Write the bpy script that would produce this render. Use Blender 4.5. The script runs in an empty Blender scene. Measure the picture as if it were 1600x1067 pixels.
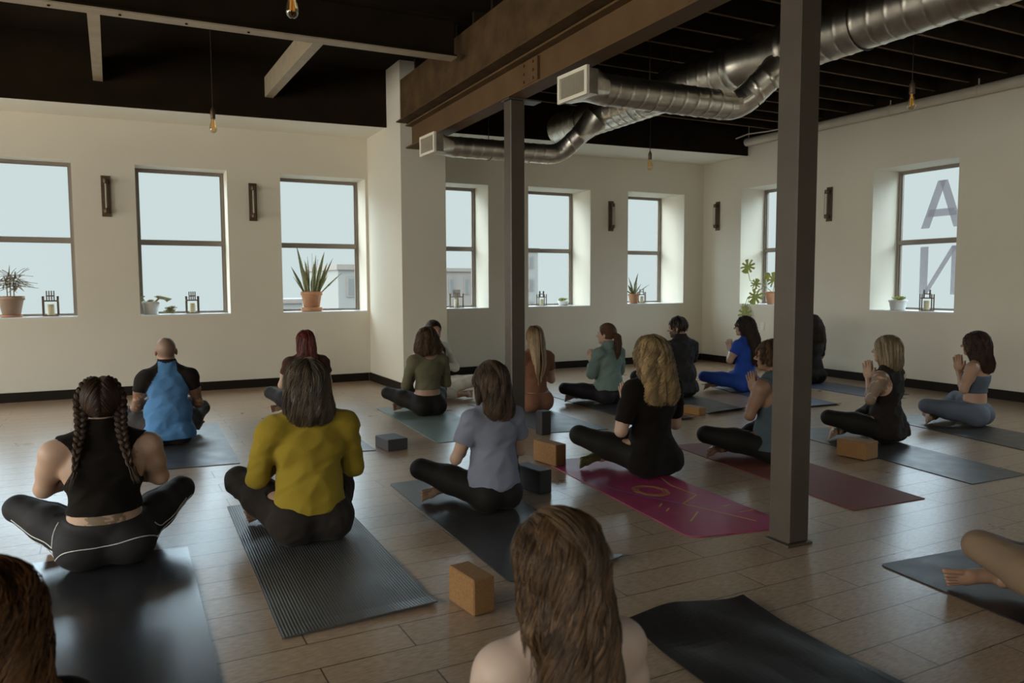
import bpy, math, random
import numpy as np
from mathutils import Vector, Matrix, Quaternion
from math import sin, cos, pi, radians, sqrt, atan2, hypot
random.seed(7)
C = bpy.context.scene.collection
scene = bpy.context.scene

# ---------------------------------------------------------------- camera
ps, th, rl = radians(29.157), radians(4.287), radians(-0.204)
fw = Vector((sin(ps)*cos(th), cos(ps)*cos(th), -sin(th)))
rt = Vector((cos(ps), -sin(ps), 0)); up = rt.cross(fw)
rt, up = rt*cos(rl)+up*sin(rl), up*cos(rl)-rt*sin(rl)
cd = bpy.data.cameras.new('camera'); cam = bpy.data.objects.new('camera', cd); C.objects.link(cam)
cam.matrix_world = Matrix(((rt.x, up.x, -fw.x, 0), (rt.y, up.y, -fw.y, 0), (rt.z, up.z, -fw.z, 1.28), (0, 0, 0, 1)))
cd.sensor_width = 36; cd.lens = 1199.4/1600*36; cd.clip_start = 0.02
scene.camera = cam
cd.dof.use_dof = True; cd.dof.focus_distance = 4.6; cd.dof.aperture_fstop = 4.0

# ---------------------------------------------------------------- sky: pale haze low down, bright cloud above it
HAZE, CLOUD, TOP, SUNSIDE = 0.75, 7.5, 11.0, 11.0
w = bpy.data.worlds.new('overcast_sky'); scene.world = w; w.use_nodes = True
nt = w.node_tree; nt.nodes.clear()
tc = nt.nodes.new('ShaderNodeTexCoord'); sx = nt.nodes.new('ShaderNodeSeparateXYZ')
nt.links.new(tc.outputs['Generated'], sx.inputs[0])
rp = nt.nodes.new('ShaderNodeValToRGB'); rp.color_ramp.interpolation = 'EASE'
nt.links.new(sx.outputs['Z'], rp.inputs[0])
e = rp.color_ramp.elements
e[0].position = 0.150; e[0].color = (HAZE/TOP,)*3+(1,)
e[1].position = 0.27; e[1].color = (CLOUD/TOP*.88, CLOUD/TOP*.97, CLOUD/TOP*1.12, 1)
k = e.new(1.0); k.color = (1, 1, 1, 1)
bgn = nt.nodes.new('ShaderNodeBackground'); out = nt.nodes.new('ShaderNodeOutputWorld')
mul = nt.nodes.new('ShaderNodeMix'); mul.data_type = 'RGBA'; mul.blend_type = 'MULTIPLY'; mul.inputs['Factor'].default_value = 1
nt.links.new(rp.outputs[0], mul.inputs['A']); mul.inputs['B'].default_value = (0.86, 1.0, 1.0, 1)
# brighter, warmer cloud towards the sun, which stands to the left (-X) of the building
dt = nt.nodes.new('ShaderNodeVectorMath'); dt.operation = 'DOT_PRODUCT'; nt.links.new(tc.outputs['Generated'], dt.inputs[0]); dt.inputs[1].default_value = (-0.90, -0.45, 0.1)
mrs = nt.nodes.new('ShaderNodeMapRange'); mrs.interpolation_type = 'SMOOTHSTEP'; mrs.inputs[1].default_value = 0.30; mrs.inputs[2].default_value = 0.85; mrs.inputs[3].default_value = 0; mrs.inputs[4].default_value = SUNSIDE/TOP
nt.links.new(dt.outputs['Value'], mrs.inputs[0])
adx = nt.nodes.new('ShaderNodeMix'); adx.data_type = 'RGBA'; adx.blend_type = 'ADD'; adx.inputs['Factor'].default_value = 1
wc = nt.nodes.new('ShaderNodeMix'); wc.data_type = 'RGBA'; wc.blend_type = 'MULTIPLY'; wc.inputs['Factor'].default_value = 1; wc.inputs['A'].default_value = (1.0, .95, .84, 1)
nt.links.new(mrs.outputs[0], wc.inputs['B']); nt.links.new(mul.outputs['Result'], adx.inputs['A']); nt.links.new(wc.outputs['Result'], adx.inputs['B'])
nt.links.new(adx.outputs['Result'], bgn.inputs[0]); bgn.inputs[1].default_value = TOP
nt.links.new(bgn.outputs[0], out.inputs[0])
scene.view_settings.view_transform = 'Standard'; scene.view_settings.look = 'None'
scene.view_settings.gamma = 1; scene.view_settings.exposure = -0.04
scene.cycles.max_bounces = 10; scene.cycles.diffuse_bounces = 6; scene.cycles.transparent_max_bounces = 12
scene.cycles.caustics_reflective = False; scene.cycles.caustics_refractive = False
scene.cycles.sample_clamp_indirect = 6

def portal(loc, direction, sx_, sy_):
    l = bpy.data.lights.new('window_portal', 'AREA'); l.shape = 'RECTANGLE'; l.size = sx_; l.size_y = sy_
    l.cycles.is_portal = True
    o = bpy.data.objects.new('window_portal', l); C.objects.link(o); o.location = loc
    d = Vector(direction); o.rotation_euler = d.to_track_quat('-Z', 'Y').to_euler()

# ---------------------------------------------------------------- helpers
def tag(o, label=None, cat=None, group=None, kind=None):
    if label: o['label'] = label
    if cat: o['category'] = cat
    if group: o['group'] = group
    if kind: o['kind'] = kind
    return o

class MB:
    """collects quads/tris into one mesh"""
    def __init__(s): s.v = []; s.f = []; s.sm = []
    def add(s, vs, fs, smooth=False):
        n = len(s.v); s.v += [tuple(v) for v in vs]; s.f += [tuple(i+n for i in f) for f in fs]; s.sm += [smooth]*len(fs); return s
    def hexa(s, p):   # 8 pts: bottom 4 ccw, top 4 ccw
        return s.add(p, [(3,2,1,0),(4,5,6,7),(0,1,5,4),(1,2,6,5),(2,3,7,6),(3,0,4,7)])
    def box(s, x0, x1, y0, y1, z0, z1, M=None, b=0):
        if b:
            return s.rbox(x0, x1, y0, y1, z0, z1, b, M)
        p = [Vector(q) for q in ((x0,y0,z0),(x1,y0,z0),(x1,y1,z0),(x0,y1,z0),(x0,y0,z1),(x1,y0,z1),(x1,y1,z1),(x0,y1,z1))]
        if M is not None: p = [M@q for q in p]
        return s.hexa(p)
    def rbox(s, x0, x1, y0, y1, z0, z1, b, M=None):
        # box with bevelled edges
        vs = []; idx = {}
        for ix, X in enumerate((x0, x1)):
            for iy, Y in enumerate((y0, y1)):
                for iz, Z in enumerate((z0, z1)):
                    sx, sy, sz = (1-2*ix, 1-2*iy, 1-2*iz)
                    idx[(ix,iy,iz,0)] = len(vs); vs.append((X, Y+sy*b, Z+sz*b))
                    idx[(ix,iy,iz,1)] = len(vs); vs.append((X+sx*b, Y, Z+sz*b))
                    idx[(ix,iy,iz,2)] = len(vs); vs.append((X+sx*b, Y+sy*b, Z))
        g = lambda *a: idx[a]
        fs = []
        for i in (0, 1):
            f = [g(i,0,0,0), g(i,1,0,0), g(i,1,1,0), g(i,0,1,0)]; fs.append(f if i else f[::-1])
            f = [g(0,i,0,1), g(1,i,0,1), g(1,i,1,1), g(0,i,1,1)]; fs.append(f[::-1] if i else f)
            f = [g(0,0,i,2), g(1,0,i,2), g(1,1,i,2), g(0,1,i,2)]; fs.append(f if i else f[::-1])
        for i in (0, 1):
            for j in (0, 1):
                fs.append([g(i,j,0,0), g(i,j,1,0), g(i,j,1,1), g(i,j,0,1)])
                fs.append([g(i,0,j,0), g(i,1,j,0), g(i,1,j,2), g(i,0,j,2)])
                fs.append([g(0,i,j,1), g(1,i,j,1), g(1,i,j,2), g(0,i,j,2)])
        for i in (0, 1):
            for j in (0, 1):
                for k_ in (0, 1): fs.append([g(i,j,k_,0), g(i,j,k_,1), g(i,j,k_,2)])
        if M is not None: vs = [M@Vector(v) for v in vs]
        return s.add(vs, fs)
    def tube(s, pts, rad, n=10, cap=True, smooth=True):
        pts = [Vector(p) for p in pts]; m = len(pts)
        if not hasattr(rad, '__len__'): rad = [rad]*m
        T = []
        for i in range(m):
            a = pts[max(i-1, 0)]; b = pts[min(i+1, m-1)]; T.append((b-a).normalized())
        u = T[0].orthogonal().normalized(); vs = []
        for i in range(m):
            u = (u - T[i]*u.dot(T[i])).normalized(); v = T[i].cross(u)
            vs += [pts[i]+(u*cos(2*pi*k_/n)+v*sin(2*pi*k_/n))*rad[i] for k_ in range(n)]
        fs = [(i*n+k_, i*n+(k_+1)%n, (i+1)*n+(k_+1)%n, (i+1)*n+k_) for i in range(m-1) for k_ in range(n)]
        s.add(vs, fs, smooth)
        if cap:
            s.add(vs[:n], [tuple(range(n))[::-1]]); s.add(vs[-n:], [tuple(range(n))])
        return s
    def lathe(s, prof, n=24, M=None, smooth=True):   # prof [(r,z)]
        vs = [Vector((r*cos(2*pi*k_/n), r*sin(2*pi*k_/n), z)) for r, z in prof for k_ in range(n)]
        if M is not None: vs = [M@v for v in vs]
        fs = [(i*n+k_, i*n+(k_+1)%n, (i+1)*n+(k_+1)%n, (i+1)*n+k_) for i in range(len(prof)-1) for k_ in range(n)]
        return s.add(vs, fs, smooth)
    def build(s, name, mat, parent=None):
        me = bpy.data.meshes.new(name); me.from_pydata(s.v, [], s.f)
        me.polygons.foreach_set('use_smooth', s.sm); me.update()
        import bmesh
        bm = bmesh.new(); bm.from_mesh(me); bmesh.ops.recalc_face_normals(bm, faces=bm.faces); bm.to_mesh(me); bm.free()
        o = bpy.data.objects.new(name, me); C.objects.link(o)
        if mat: me.materials.append(mat)
        if parent: o.parent = parent
        return o

def empty(name, loc=(0,0,0), rz=0, label=None, cat=None, group=None, kind=None):
    o = bpy.data.objects.new(name, None); C.objects.link(o); o.location = loc; o.rotation_euler = (0, 0, rz)
    o.empty_display_size = 0.05
    return tag(o, label, cat, group, kind)
def copy_tree(o, parent=None):
    c = o.copy(); C.objects.link(c); c.parent = parent
    for ch in list(o.children): copy_tree(ch, c)
    return c

# ---------------------------------------------------------------- materials
def mat(name, col, rough=0.6, metal=0, noise=None, bump=0, bscale=60, spec=0.5, coat=0, trans=0, alpha=1, stretch=None, bdist=0.005, sheen=0):
    m = bpy.data.materials.new(name); m.use_nodes = True; t = m.node_tree; b = t.nodes['Principled BSDF']
    b.inputs['Base Color'].default_value = (*col, 1); b.inputs['Roughness'].default_value = rough
    b.inputs['Metallic'].default_value = metal; b.inputs['Specular IOR Level'].default_value = spec
    b.inputs['Coat Weight'].default_value = coat; b.inputs['Transmission Weight'].default_value = trans
    b.inputs['Sheen Weight'].default_value = sheen
    co = t.nodes.new('ShaderNodeTexCoord')
    src = co.outputs['Object']
    if stretch:
        mp = t.nodes.new('ShaderNodeMapping'); mp.inputs['Scale'].default_value = stretch
        t.links.new(src, mp.inputs[0]); src = mp.outputs[0]
    if noise:      # (scale, strength) : mottles the colour
        n = t.nodes.new('ShaderNodeTexNoise'); n.inputs['Scale'].default_value = noise[0]; n.inputs['Detail'].default_value = 6
        t.links.new(src, n.inputs[0])
        r = t.nodes.new('ShaderNodeMapRange'); r.inputs[1].default_value = .25; r.inputs[2].default_value = .75
        r.inputs[3].default_value = 1-noise[1]; r.inputs[4].default_value = 1+noise[1]
        t.links.new(n.outputs[0], r.inputs[0])
        x = t.nodes.new('ShaderNodeMix'); x.data_type = 'RGBA'; x.blend_type = 'MULTIPLY'; x.inputs['Factor'].default_value = 1
        x.inputs['A'].default_value = (*col, 1); t.links.new(r.outputs[0], x.inputs['B']); t.links.new(x.outputs['Result'], b.inputs['Base Color'])
    if bump:
        n2 = t.nodes.new('ShaderNodeTexNoise'); n2.inputs['Scale'].default_value = bscale; n2.inputs['Detail'].default_value = 5
        t.links.new(src, n2.inputs[0]); bp = t.nodes.new('ShaderNodeBump'); bp.inputs['Strength'].default_value = bump; bp.inputs['Distance'].default_value = bdist
        t.links.new(n2.outputs[0], bp.inputs['Height']); t.links.new(bp.outputs[0], b.inputs['Normal'])
    return m

M = {}
M['wall'] = mat('wall_paint', (.65, .60, .50), .75, noise=(1.2, .03), bump=.25, bscale=90)
M['white'] = mat('soffit_paint', (.80, .76, .66), .7, bump=.2, bscale=90)
M['base'] = mat('baseboard_black', (.014, .009, .006), .55, spec=.15)
M['dark'] = mat('ceiling_dark_paint', (.014, .0085, .0035), .95, spec=.12, noise=(3, .3), bump=.4, bscale=20)
M['joist'] = mat('joist_dark_paint', (.018, .011, .005), .85, spec=.15, noise=(6, .35), bump=.5, bscale=30)
M['jedge'] = mat('joist_edge_pale', (.16, .10, .055), .8, spec=.1, noise=(9, .4))  # paler brown for the strip along each joist's underside
M['steel'] = mat('painted_steel', (.080, .062, .046), .42, noise=(5, .15), bump=.15, bscale=25)
M['beam'] = mat('beam_brown_paint', (.105, .058, .024), .6, spec=.25, noise=(4, .2), bump=.3, bscale=30)
M['beam2'] = mat('timber_beam_paint', (.070, .040, .017), .85, spec=.15, noise=(5, .35), bump=.8, bscale=25)
M['joistlight'] = mat('steel_joist_tan', (.33, .26, .175), .55, noise=(8, .12))
M['galv'] = mat('galvanised_steel', (.72, .66, .57), .33, metal=1, noise=(9, .22), bump=.12, bscale=14, stretch=(1, 1, 1))
M['pipe'] = mat('cream_pipe', (.50, .44, .35), .5, noise=(6, .08))
M['grille'] = mat('register_white', (.72, .66, .54), .5)
M['grille_dark'] = mat('register_slot', (.12, .095, .07), .6)
M['frame'] = mat('window_aluminium', (.24, .20, .165), .4, metal=.3)
M['sill'] = mat('white_sill', (.74, .76, .78), .25, coat=.3)
M['iron'] = mat('black_iron', (.035, .025, .018), .45, metal=.5)
M['bronze'] = mat('aged_bronze', (.11, .07, .044), .45, metal=.6, noise=(30, .3))
M['outlet'] = mat('outlet_plastic', (.72, .69, .62), .4)
M['candle'] = mat('ivory_candle', (.62, .55, .36), .5)
M['lamptube'] = mat('frosted_tube', (.50, .44, .34), .4)
M['terra'] = mat('terracotta', (.50, .25, .14), .8, noise=(9, .2), bump=.2)
M['pot'] = mat('white_ceramic', (.62, .60, .56), .35)
M['soil'] = mat('soil', (.05, .03, .02), .95, bump=1, bscale=120)
M['leaf'] = mat('snake_leaf', (.21, .22, .10), .45, noise=(22, .45), stretch=(1, 1, 3))
M['leaf2'] = mat('succulent_leaf', (.24, .22, .09), .5, noise=(20, .3))
M['leafy'] = mat('monstera_leaf', (.30, .34, .08), .45, noise=(12, .25))
M['dry'] = mat('dry_leaf', (.20, .14, .07), .7, noise=(15, .3))
M['cork'] = mat('cork', (.225, .105, .030), .8, noise=(140, .28), bump=.3, bscale=180)
M['foam'] = mat('black_foam', (.020, .016, .015), .6, bump=.2, bscale=200)
M['foamg'] = mat('charcoal_foam', (.042, .036, .036), .65, bump=.2, bscale=200)
def vinyl():
    m = mat('window_vinyl', (.42, .41, .43), .7); t = m.node_tree; b = t.nodes['Principled BSDF']; mx = t.nodes.new('ShaderNodeMixShader'); tr = t.nodes.new('ShaderNodeBsdfTransparent'); mx.inputs[0].default_value = .38
    tr.inputs[0].default_value = (.9, .88, .92, 1); t.links.new(tr.outputs[0], mx.inputs[1]); t.links.new(b.outputs[0], mx.inputs[2]); t.links.new(mx.outputs[0], t.nodes['Material Output'].inputs[0]); return m
M['letter'] = vinyl()
def glass_mat():
    m = bpy.data.materials.new('window_glass'); m.use_nodes = True; t = m.node_tree; t.nodes.clear()
    o = t.nodes.new('ShaderNodeOutputMaterial'); mx = t.nodes.new('ShaderNodeMixShader'); tr = t.nodes.new('ShaderNodeBsdfTransparent')
    gl = t.nodes.new('ShaderNodeBsdfGlossy'); gl.inputs['Roughness'].default_value = .02; fr = t.nodes.new('ShaderNodeFresnel'); fr.inputs[0].default_value = 1.06
    tr.inputs[0].default_value = (.98, .99, .99, 1)
    t.links.new(fr.outputs[0], mx.inputs[0]); t.links.new(tr.outputs[0], mx.inputs[1]); t.links.new(gl.outputs[0], mx.inputs[2]); t.links.new(mx.outputs[0], o.inputs[0])
    return m
M['glass'] = glass_mat()
def bulb_mat():
    m = bpy.data.materials.new('amber_bulb_glass'); m.use_nodes = True; t = m.node_tree; t.nodes.clear()
    o = t.nodes.new('ShaderNodeOutputMaterial'); mx = t.nodes.new('ShaderNodeMixShader'); tr = t.nodes.new('ShaderNodeBsdfTransparent')
    gl = t.nodes.new('ShaderNodeBsdfGlossy'); gl.inputs['Roughness'].default_value = .05; lw = t.nodes.new('ShaderNodeLayerWeight'); lw.inputs[0].default_value = .35
    tr.inputs[0].default_value = (.96, .86, .66, 1)
    t.links.new(lw.outputs['Facing'], mx.inputs[0]); t.links.new(tr.outputs[0], mx.inputs[1]); t.links.new(gl.outputs[0], mx.inputs[2]); t.links.new(mx.outputs[0], o.inputs[0])
    return m
M['bulb'] = bulb_mat()
M['filament'] = mat('filament_amber', (.75, .38, .08), .4)
M['filament'].node_tree.nodes['Principled BSDF'].inputs['Emission Color'].default_value = (1, .5, .12, 1)
M['filament'].node_tree.nodes['Principled BSDF'].inputs['Emission Strength'].default_value = .10

def floor_mat():
    m = bpy.data.materials.new('cork_plank_floor'); m.use_nodes = True; t = m.node_tree; b = t.nodes['Principled BSDF']; N = t.nodes.new; L = t.links.new
    co = N('ShaderNodeTexCoord')
    br = N('ShaderNodeTexBrick'); br.offset = .37; br.inputs['Scale'].default_value = 1; br.inputs['Brick Width'].default_value = .92; br.inputs['Row Height'].default_value = .192
    br.inputs['Mortar Size'].default_value = .003; br.inputs['Mortar Smooth'].default_value = .2; br.inputs['Bias'].default_value = -.1
    br.inputs['Color1'].default_value = (.34, .225, .145, 1); br.inputs['Color2'].default_value = (.375, .255, .165, 1); br.inputs['Mortar'].default_value = (.06, .04, .028, 1)
    mp = N('ShaderNodeMapping'); mp.inputs['Rotation'].default_value = (0, 0, radians(1.5)); L(co.outputs['Object'], mp.inputs[0]); L(mp.outputs[0], br.inputs[0])
    sp = N('ShaderNodeTexNoise'); sp.inputs['Scale'].default_value = 55; sp.inputs['Detail'].default_value = 8
    m2 = N('ShaderNodeMapping'); m2.inputs['Scale'].default_value = (.45, 2.2, 1); L(co.outputs['Object'], m2.inputs[0]); L(m2.outputs[0], sp.inputs[0])
    r = N('ShaderNodeMapRange'); r.inputs[1].default_value = .36; r.inputs[2].default_value = .62; r.inputs[3].default_value = .72; r.inputs[4].default_value = 1.08; L(sp.outputs[0], r.inputs[0])
    x = N('ShaderNodeMix'); x.data_type = 'RGBA'; x.blend_type = 'MULTIPLY'; x.inputs['Factor'].default_value = 1
    L(br.outputs['Color'], x.inputs['A']); L(r.outputs[0], x.inputs['B']); L(x.outputs['Result'], b.inputs['Base Color'])
    big = N('ShaderNodeTexNoise'); big.inputs['Scale'].default_value = 1.6; big.inputs['Detail'].default_value = 4; L(co.outputs['Object'], big.inputs[0])
    rr = N('ShaderNodeMapRange'); rr.inputs[1].default_value = .3; rr.inputs[2].default_value = .7; rr.inputs[3].default_value = .27; rr.inputs[4].default_value = .31; L(big.outputs[0], rr.inputs[0]); L(rr.outputs[0], b.inputs['Roughness'])
    b.inputs['Specular IOR Level'].default_value = .5
    ad = N('ShaderNodeMath'); ad.operation = 'MULTIPLY_ADD'; L(sp.outputs[0], ad.inputs[0]); ad.inputs[1].default_value = .35
    iv = N('ShaderNodeMath'); iv.operation = 'SUBTRACT'; iv.inputs[0].default_value = 1; L(br.outputs['Fac'], iv.inputs[1]); L(iv.outputs[0], ad.inputs[2])
    bp = N('ShaderNodeBump'); bp.inputs['Strength'].default_value = .22; bp.inputs['Distance'].default_value = .0025; L(ad.outputs[0], bp.inputs['Height']); L(bp.outputs[0], b.inputs['Normal'])
    return m
M['floor'] = floor_mat()

# ---------------------------------------------------------------- room shell
aB = math.atan(.033); OB = Vector((0, 9.97, 0)); tB = Vector((cos(aB), -sin(aB), 0)); nB = Vector((sin(aB), cos(aB), 0))
aR = math.atan(.059); OR = Vector((8.471, 0, 0)); tR = Vector((sin(aR), cos(aR), 0)); nR = Vector((cos(aR), -sin(aR), 0))
def frame(O, t, n): return Matrix(((t.x, n.x, 0, O.x), (t.y, n.y, 0, O.y), (0, 0, 1, 0), (0, 0, 0, 1)))
MBK = frame(OB, tB, nB); MRT = frame(OR, tR, nR)      # local (s along wall, d outwards, z)
CEIL = 3.86
XL, YN = -5.2, -3.2                                    # left wall, near wall

def wall(name, Mx, s0, s1, ops, dep, top=CEIL):
    """ops: [(sa,sb,za,zb)] sorted along s; dep(s) thickness"""
    mb = MB()
    def seg(a, b, z0, z1):
        if b-a < 1e-4 or z1-z0 < 1e-4: return
        mb.hexa([Mx@Vector(q) for q in ((a,0,z0),(b,0,z0),(b,dep(b),z0),(a,dep(a),z0),(a,0,z1),(b,0,z1),(b,dep(b),z1),(a,dep(a),z1))])
    s = s0
    for (a, b, za, zb) in ops:
        seg(s, a, 0, top); seg(a, b, 0, za); seg(a, b, zb, top); s = b
    seg(s, s1, 0, top)
    return tag(mb.build(name, M['wall']), kind='structure')

depB = lambda s: .27+.043*s
opsB = [(-4.40,-3.33,.92,2.67), (-2.75,-1.68,.92,2.67), (-1.12,-.06,.92,2.67), (.58,1.58,.92,2.665), (2.21,3.30,.92,2.66), (4.02,5.09,.925,2.68), (5.74,6.82,.93,2.70), (7.52,8.64,.945,2.72)]
wall('wall_back', MBK, XL-.1, 9.6, opsB, lambda s: depB(s)+.04)
opsR = [(.1,1.25,.92,2.70), (2.35,3.5,.92,2.70), (5.27,6.41,.92,2.71), (7.68,8.80,.945,2.735)]
wall('wall_right', MRT, YN-.1, 9.69, opsR, lambda s: .55)
MLF = frame(Vector((XL, 0, 0)), Vector((0, 1, 0)), Vector((-1, 0, 0)))
opsL = [(-2.2,-.6,.6,2.8), (.2,1.8,.6,2.8), (2.6,4.2,.6,2.8), (5.0,6.6,.6,2.8), (7.4,9.0,.6,2.8)]
wall('wall_left', MLF, YN-.1, 10.15, opsL, lambda s: .3)
MNR = frame(Vector((0, YN, 0)), Vector((1, 0, 0)), Vector((0, -1, 0)))
opsN = [(-2.9,-1.7,.9,2.7), (3.4,4.6,.9,2.7)]
wall('wall_near', MNR, XL-.1, 8.7, opsN, lambda s: .3)
tag(MB().box(XL-.4, 10, YN-.4, 10.7, -.12, 0).build('floor', M['floor']), kind='structure')
tag(MB().box(XL-.4, 10, YN-.4, 10.7, CEIL, CEIL+.12).build('ceiling', M['dark']), kind='structure')

# windows
def window(n, Mx, s0, s1, z0, z1, depth, mid=1.795, far=True, port=True):
    W = empty('window_%d' % n, (0, 0, 0), 0, kind='structure'); W.matrix_world = Mx@Matrix.Translation((s0, depth, z0))
    w_, h_ = s1-s0, z1-z0; f = .032
    mb = MB()
    mb.box(0, f, -.02, .05, 0, h_); mb.box(w_-f, w_, -.02, .05, 0, h_); mb.box(f, w_-f, -.02, .05, h_-f, h_); mb.box(f, w_-f, -.02, .05, 0, f)
    mb.build('window_frame', M['frame'], W)
    m_ = mid-z0
    MB().box(f, w_-f, -.025, .045, m_-.024, m_+.024).build('meeting_rail', M['frame'], W)
    mb = MB(); g = f; q = .014
    for (a, b) in ((f, m_-.024), (m_+.024, h_-f)):
        mb.box(g, g+q, .0, .03, a, b); mb.box(w_-g-q, w_-g, .0, .03, a, b); mb.box(g+q, w_-g-q, 0, .03, a, a+q*.6); mb.box(g+q, w_-g-q, 0, .03, b-q*.6, b)
    mb.build('sash', M['frame'], W)
    MB().box(f, w_-f, .012, .016, f, m_-.024).build('lower_pane', M['glass'], W)
    MB().box(f, w_-f, .012, .016, m_+.024, h_-f).build('upper_pane', M['glass'], W)
    MB().box(.002, w_-.002, -depth+.001, -.02, 0, .014).build('window_sill', M['sill'], W)
    if port:
        c = Mx@Vector(((s0+s1)/2, depth+.07, (z0+z1)/2)); d = Mx.to_3x3()@Vector((0, -1, 0)); portal(c, d, w_, h_)
    return W
nw = 1
for op in opsB:
    window(nw, MBK, *op, depB((op[0]+op[1])/2)); nw += 1
WR = {}
for op in opsR:
    WR[nw] = window(nw, MRT, *op, .49); nw += 1
for op in opsL: window(nw, MLF, *op, .2); nw += 1
for op in opsN: window(nw, MNR, *op, .2); nw += 1

# letters on the glass of the right wall window (A above a reversed N)
def letter(polys, name, label, parent_s, z0, depth=.513):
    mb = MB()
    for (p) in polys:   # convex quads in (s,z)
        n = len(p)
        a = [MRT@Vector((s, depth, z)) for s, z in p]; b = [MRT@Vector((s, depth+.002, z)) for s, z in p]
        mb.add(a+b, [tuple(range(n)), tuple(range(n, 2*n))[::-1]]+[(i, (i+1) % n, n+(i+1) % n, n+i) for i in range(n)])
    return tag(mb.build(name, M['letter']), label, 'window lettering')
letter([[(6.10,1.96),(5.985,1.96),(5.78,2.54),(5.89,2.54)], [(5.55,1.96),(5.665,1.96),(5.87,2.54),(5.76,2.54)], [(6.02,2.10),(5.63,2.10),(5.66,2.19),(5.99,2.19)]],
       'letter_decal', 'large grey vinyl letter A on the upper pane of the right wall window', 0, 0)
letter([[(6.095,1.13),(5.985,1.13),(5.985,1.73),(6.095,1.73)], [(5.675,1.13),(5.565,1.13),(5.565,1.73),(5.675,1.73)], [(5.985,1.13),(6.05,1.13),(5.675,1.73),(5.60,1.73)]],
       'letter_decal', 'large grey vinyl reversed letter N on the lower pane of the right wall window', 0, 0)

# baseboards
tag(MB().box(XL, 3.30, -.018, 0, 0, .105, MBK).build('baseboard_back', M['base']), kind='structure')
tag(MB().box(3.9, 9.03, -.018, 0, 0, .105, MBK).build('baseboard_back_right', M['base']), kind='structure')
tag(MB().box(YN, 9.66, -.018, 0, 0, .105, MRT).build('baseboard_right', M['base']), kind='structure')
# pier
pier = MB().hexa([Vector(q) for q in ((3.29,8.54,0),(3.84,8.50,0),(3.86,9.95,0),(3.335,9.95,0),(3.29,8.54,CEIL),(3.84,8.50,CEIL),(3.86,9.95,CEIL),(3.335,9.95,CEIL))]).build('wall_pier', M['wall'])
tag(pier, kind='structure')
bb = MB()
for (a_, b_, c_, d_) in (((3.272,8.522),(3.29,8.54),(3.332,9.87),(3.314,9.87)), ((3.272,8.522),(3.858,8.482),(3.84,8.50),(3.29,8.54))):
    bb.hexa([Vector((*q, z_)) for z_ in (0, .105) for q in (a_, b_, c_, d_)])
tag(bb.build('baseboard_pier', M['base']), kind='structure')

# soffit (white underside) and dark fascia in front of it
def zs(x): return 3.16+.0075*x
def fy(x): return 9.27-.066*x
mb = MB(); xa, xb = XL, 9.05
mb.hexa([Vector(q) for q in ((xa,fy(xa),zs(xa)),(xb,fy(xb),zs(xb)),(xb,9.70,zs(xb)),(xa,10.15,zs(xa)),(xa,fy(xa),zs(xa)+.05),(xb,fy(xb),zs(xb)+.05),(xb,9.70,zs(xb)+.05),(xa,10.15,zs(xa)+.05))])
tag(mb.build('ceiling_soffit', M['white']), kind='structure')
mb = MB()
mb.hexa([Vector(q) for q in ((xa,fy(xa)-.02,zs(xa)-.004),(xb,fy(xb)-.02,zs(xb)-.004),(xb,fy(xb),zs(xb)-.004),(xa,fy(xa),zs(xa)-.004),(xa,fy(xa)-.02,CEIL),(xb,fy(xb)-.02,CEIL),(xb,fy(xb),CEIL),(xa,fy(xa),CEIL))])
tag(mb.build('trim_fascia', M['dark']), kind='structure')

# ---------------------------------------------------------------- steel and timber overhead
def ibeam(mb, p0, p1, wdt, hgt, tf=.016, tw=.010):
    """I section along p0->p1; points are the centre of the underside"""
    p0 = Vector(p0); p1 = Vector(p1); t = (p1-p0).normalized(); L = (p1-p0).length
    s = Vector((t.y, -t.x, 0)).normalized(); u = s.cross(t)
    if u.z < 0: u = -u
    Mx = Matrix(((t.x, s.x, u.x, p0.x), (t.y, s.y, u.y, p0.y), (t.z, s.z, u.z, p0.z), (0, 0, 0, 1)))
    mb.box(0, L, -wdt/2, wdt/2, 0, tf, Mx); mb.box(0, L, -wdt/2, wdt/2, hgt-tf, hgt, Mx); mb.box(0, L, -tw/2, tw/2, tf, hgt-tf, Mx)
    return Mx
b = MB(); ibeam(b, (2.785, YN+.02, 2.852), (3.425, 8.505, 2.852), .165, .27)
ob = b.build('steel_beam', M['beam']); tag(ob, 'long brown painted steel I-beam resting on the two square columns', 'beam')
b2 = MB()
for x_, z_ in ((0, 0),):
    for yy in (3.2, 5.35):
        xw = 2.785+.0547*(yy+.15+3.18)-.012; Ms = Matrix.Translation((xw, yy+.15, 0))@Matrix.Rotation(-.0547, 4, 'Z')
        b2.box(-.016, .004, -.15, .15, 2.90, 3.09, Ms)
        for i in range(2):
            for j in range(3):
                b2.tube([Ms@Vector((-.026, -.08+.16*i, 2.93+.065*j)), Ms@Vector((-.005, -.08+.16*i, 2.93+.065*j))], .012, 6)
b2.build('splice_plate', M['beam'], ob)
b = MB(); Mx = Matrix.Identity(4)
def tl(y, d): return 2.612+.0525*(y-YN)+d      # left edge of the timber's bearing plate
for d0, d1, z0, z1 in ((0, .245, 3.135, 3.15), (.055, .14, 3.15, 3.62)):
    b.hexa([Vector(q) for q in ((tl(YN+.02,d0),YN+.02,z0),(tl(YN+.02,d1),YN+.02,z0),(tl(8.50,d1),8.50,z0),(tl(8.50,d0),8.50,z0),(tl(YN+.02,d0),YN+.02,z1),(tl(YN+.02,d1),YN+.02,z1),(tl(8.50,d1),8.50,z1),(tl(8.50,d0),8.50,z1))])
tb = b.build('timber_beam', M['beam2']); tag(tb, 'rough dark timber beam lying on top of the long steel beam', 'beam')
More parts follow.
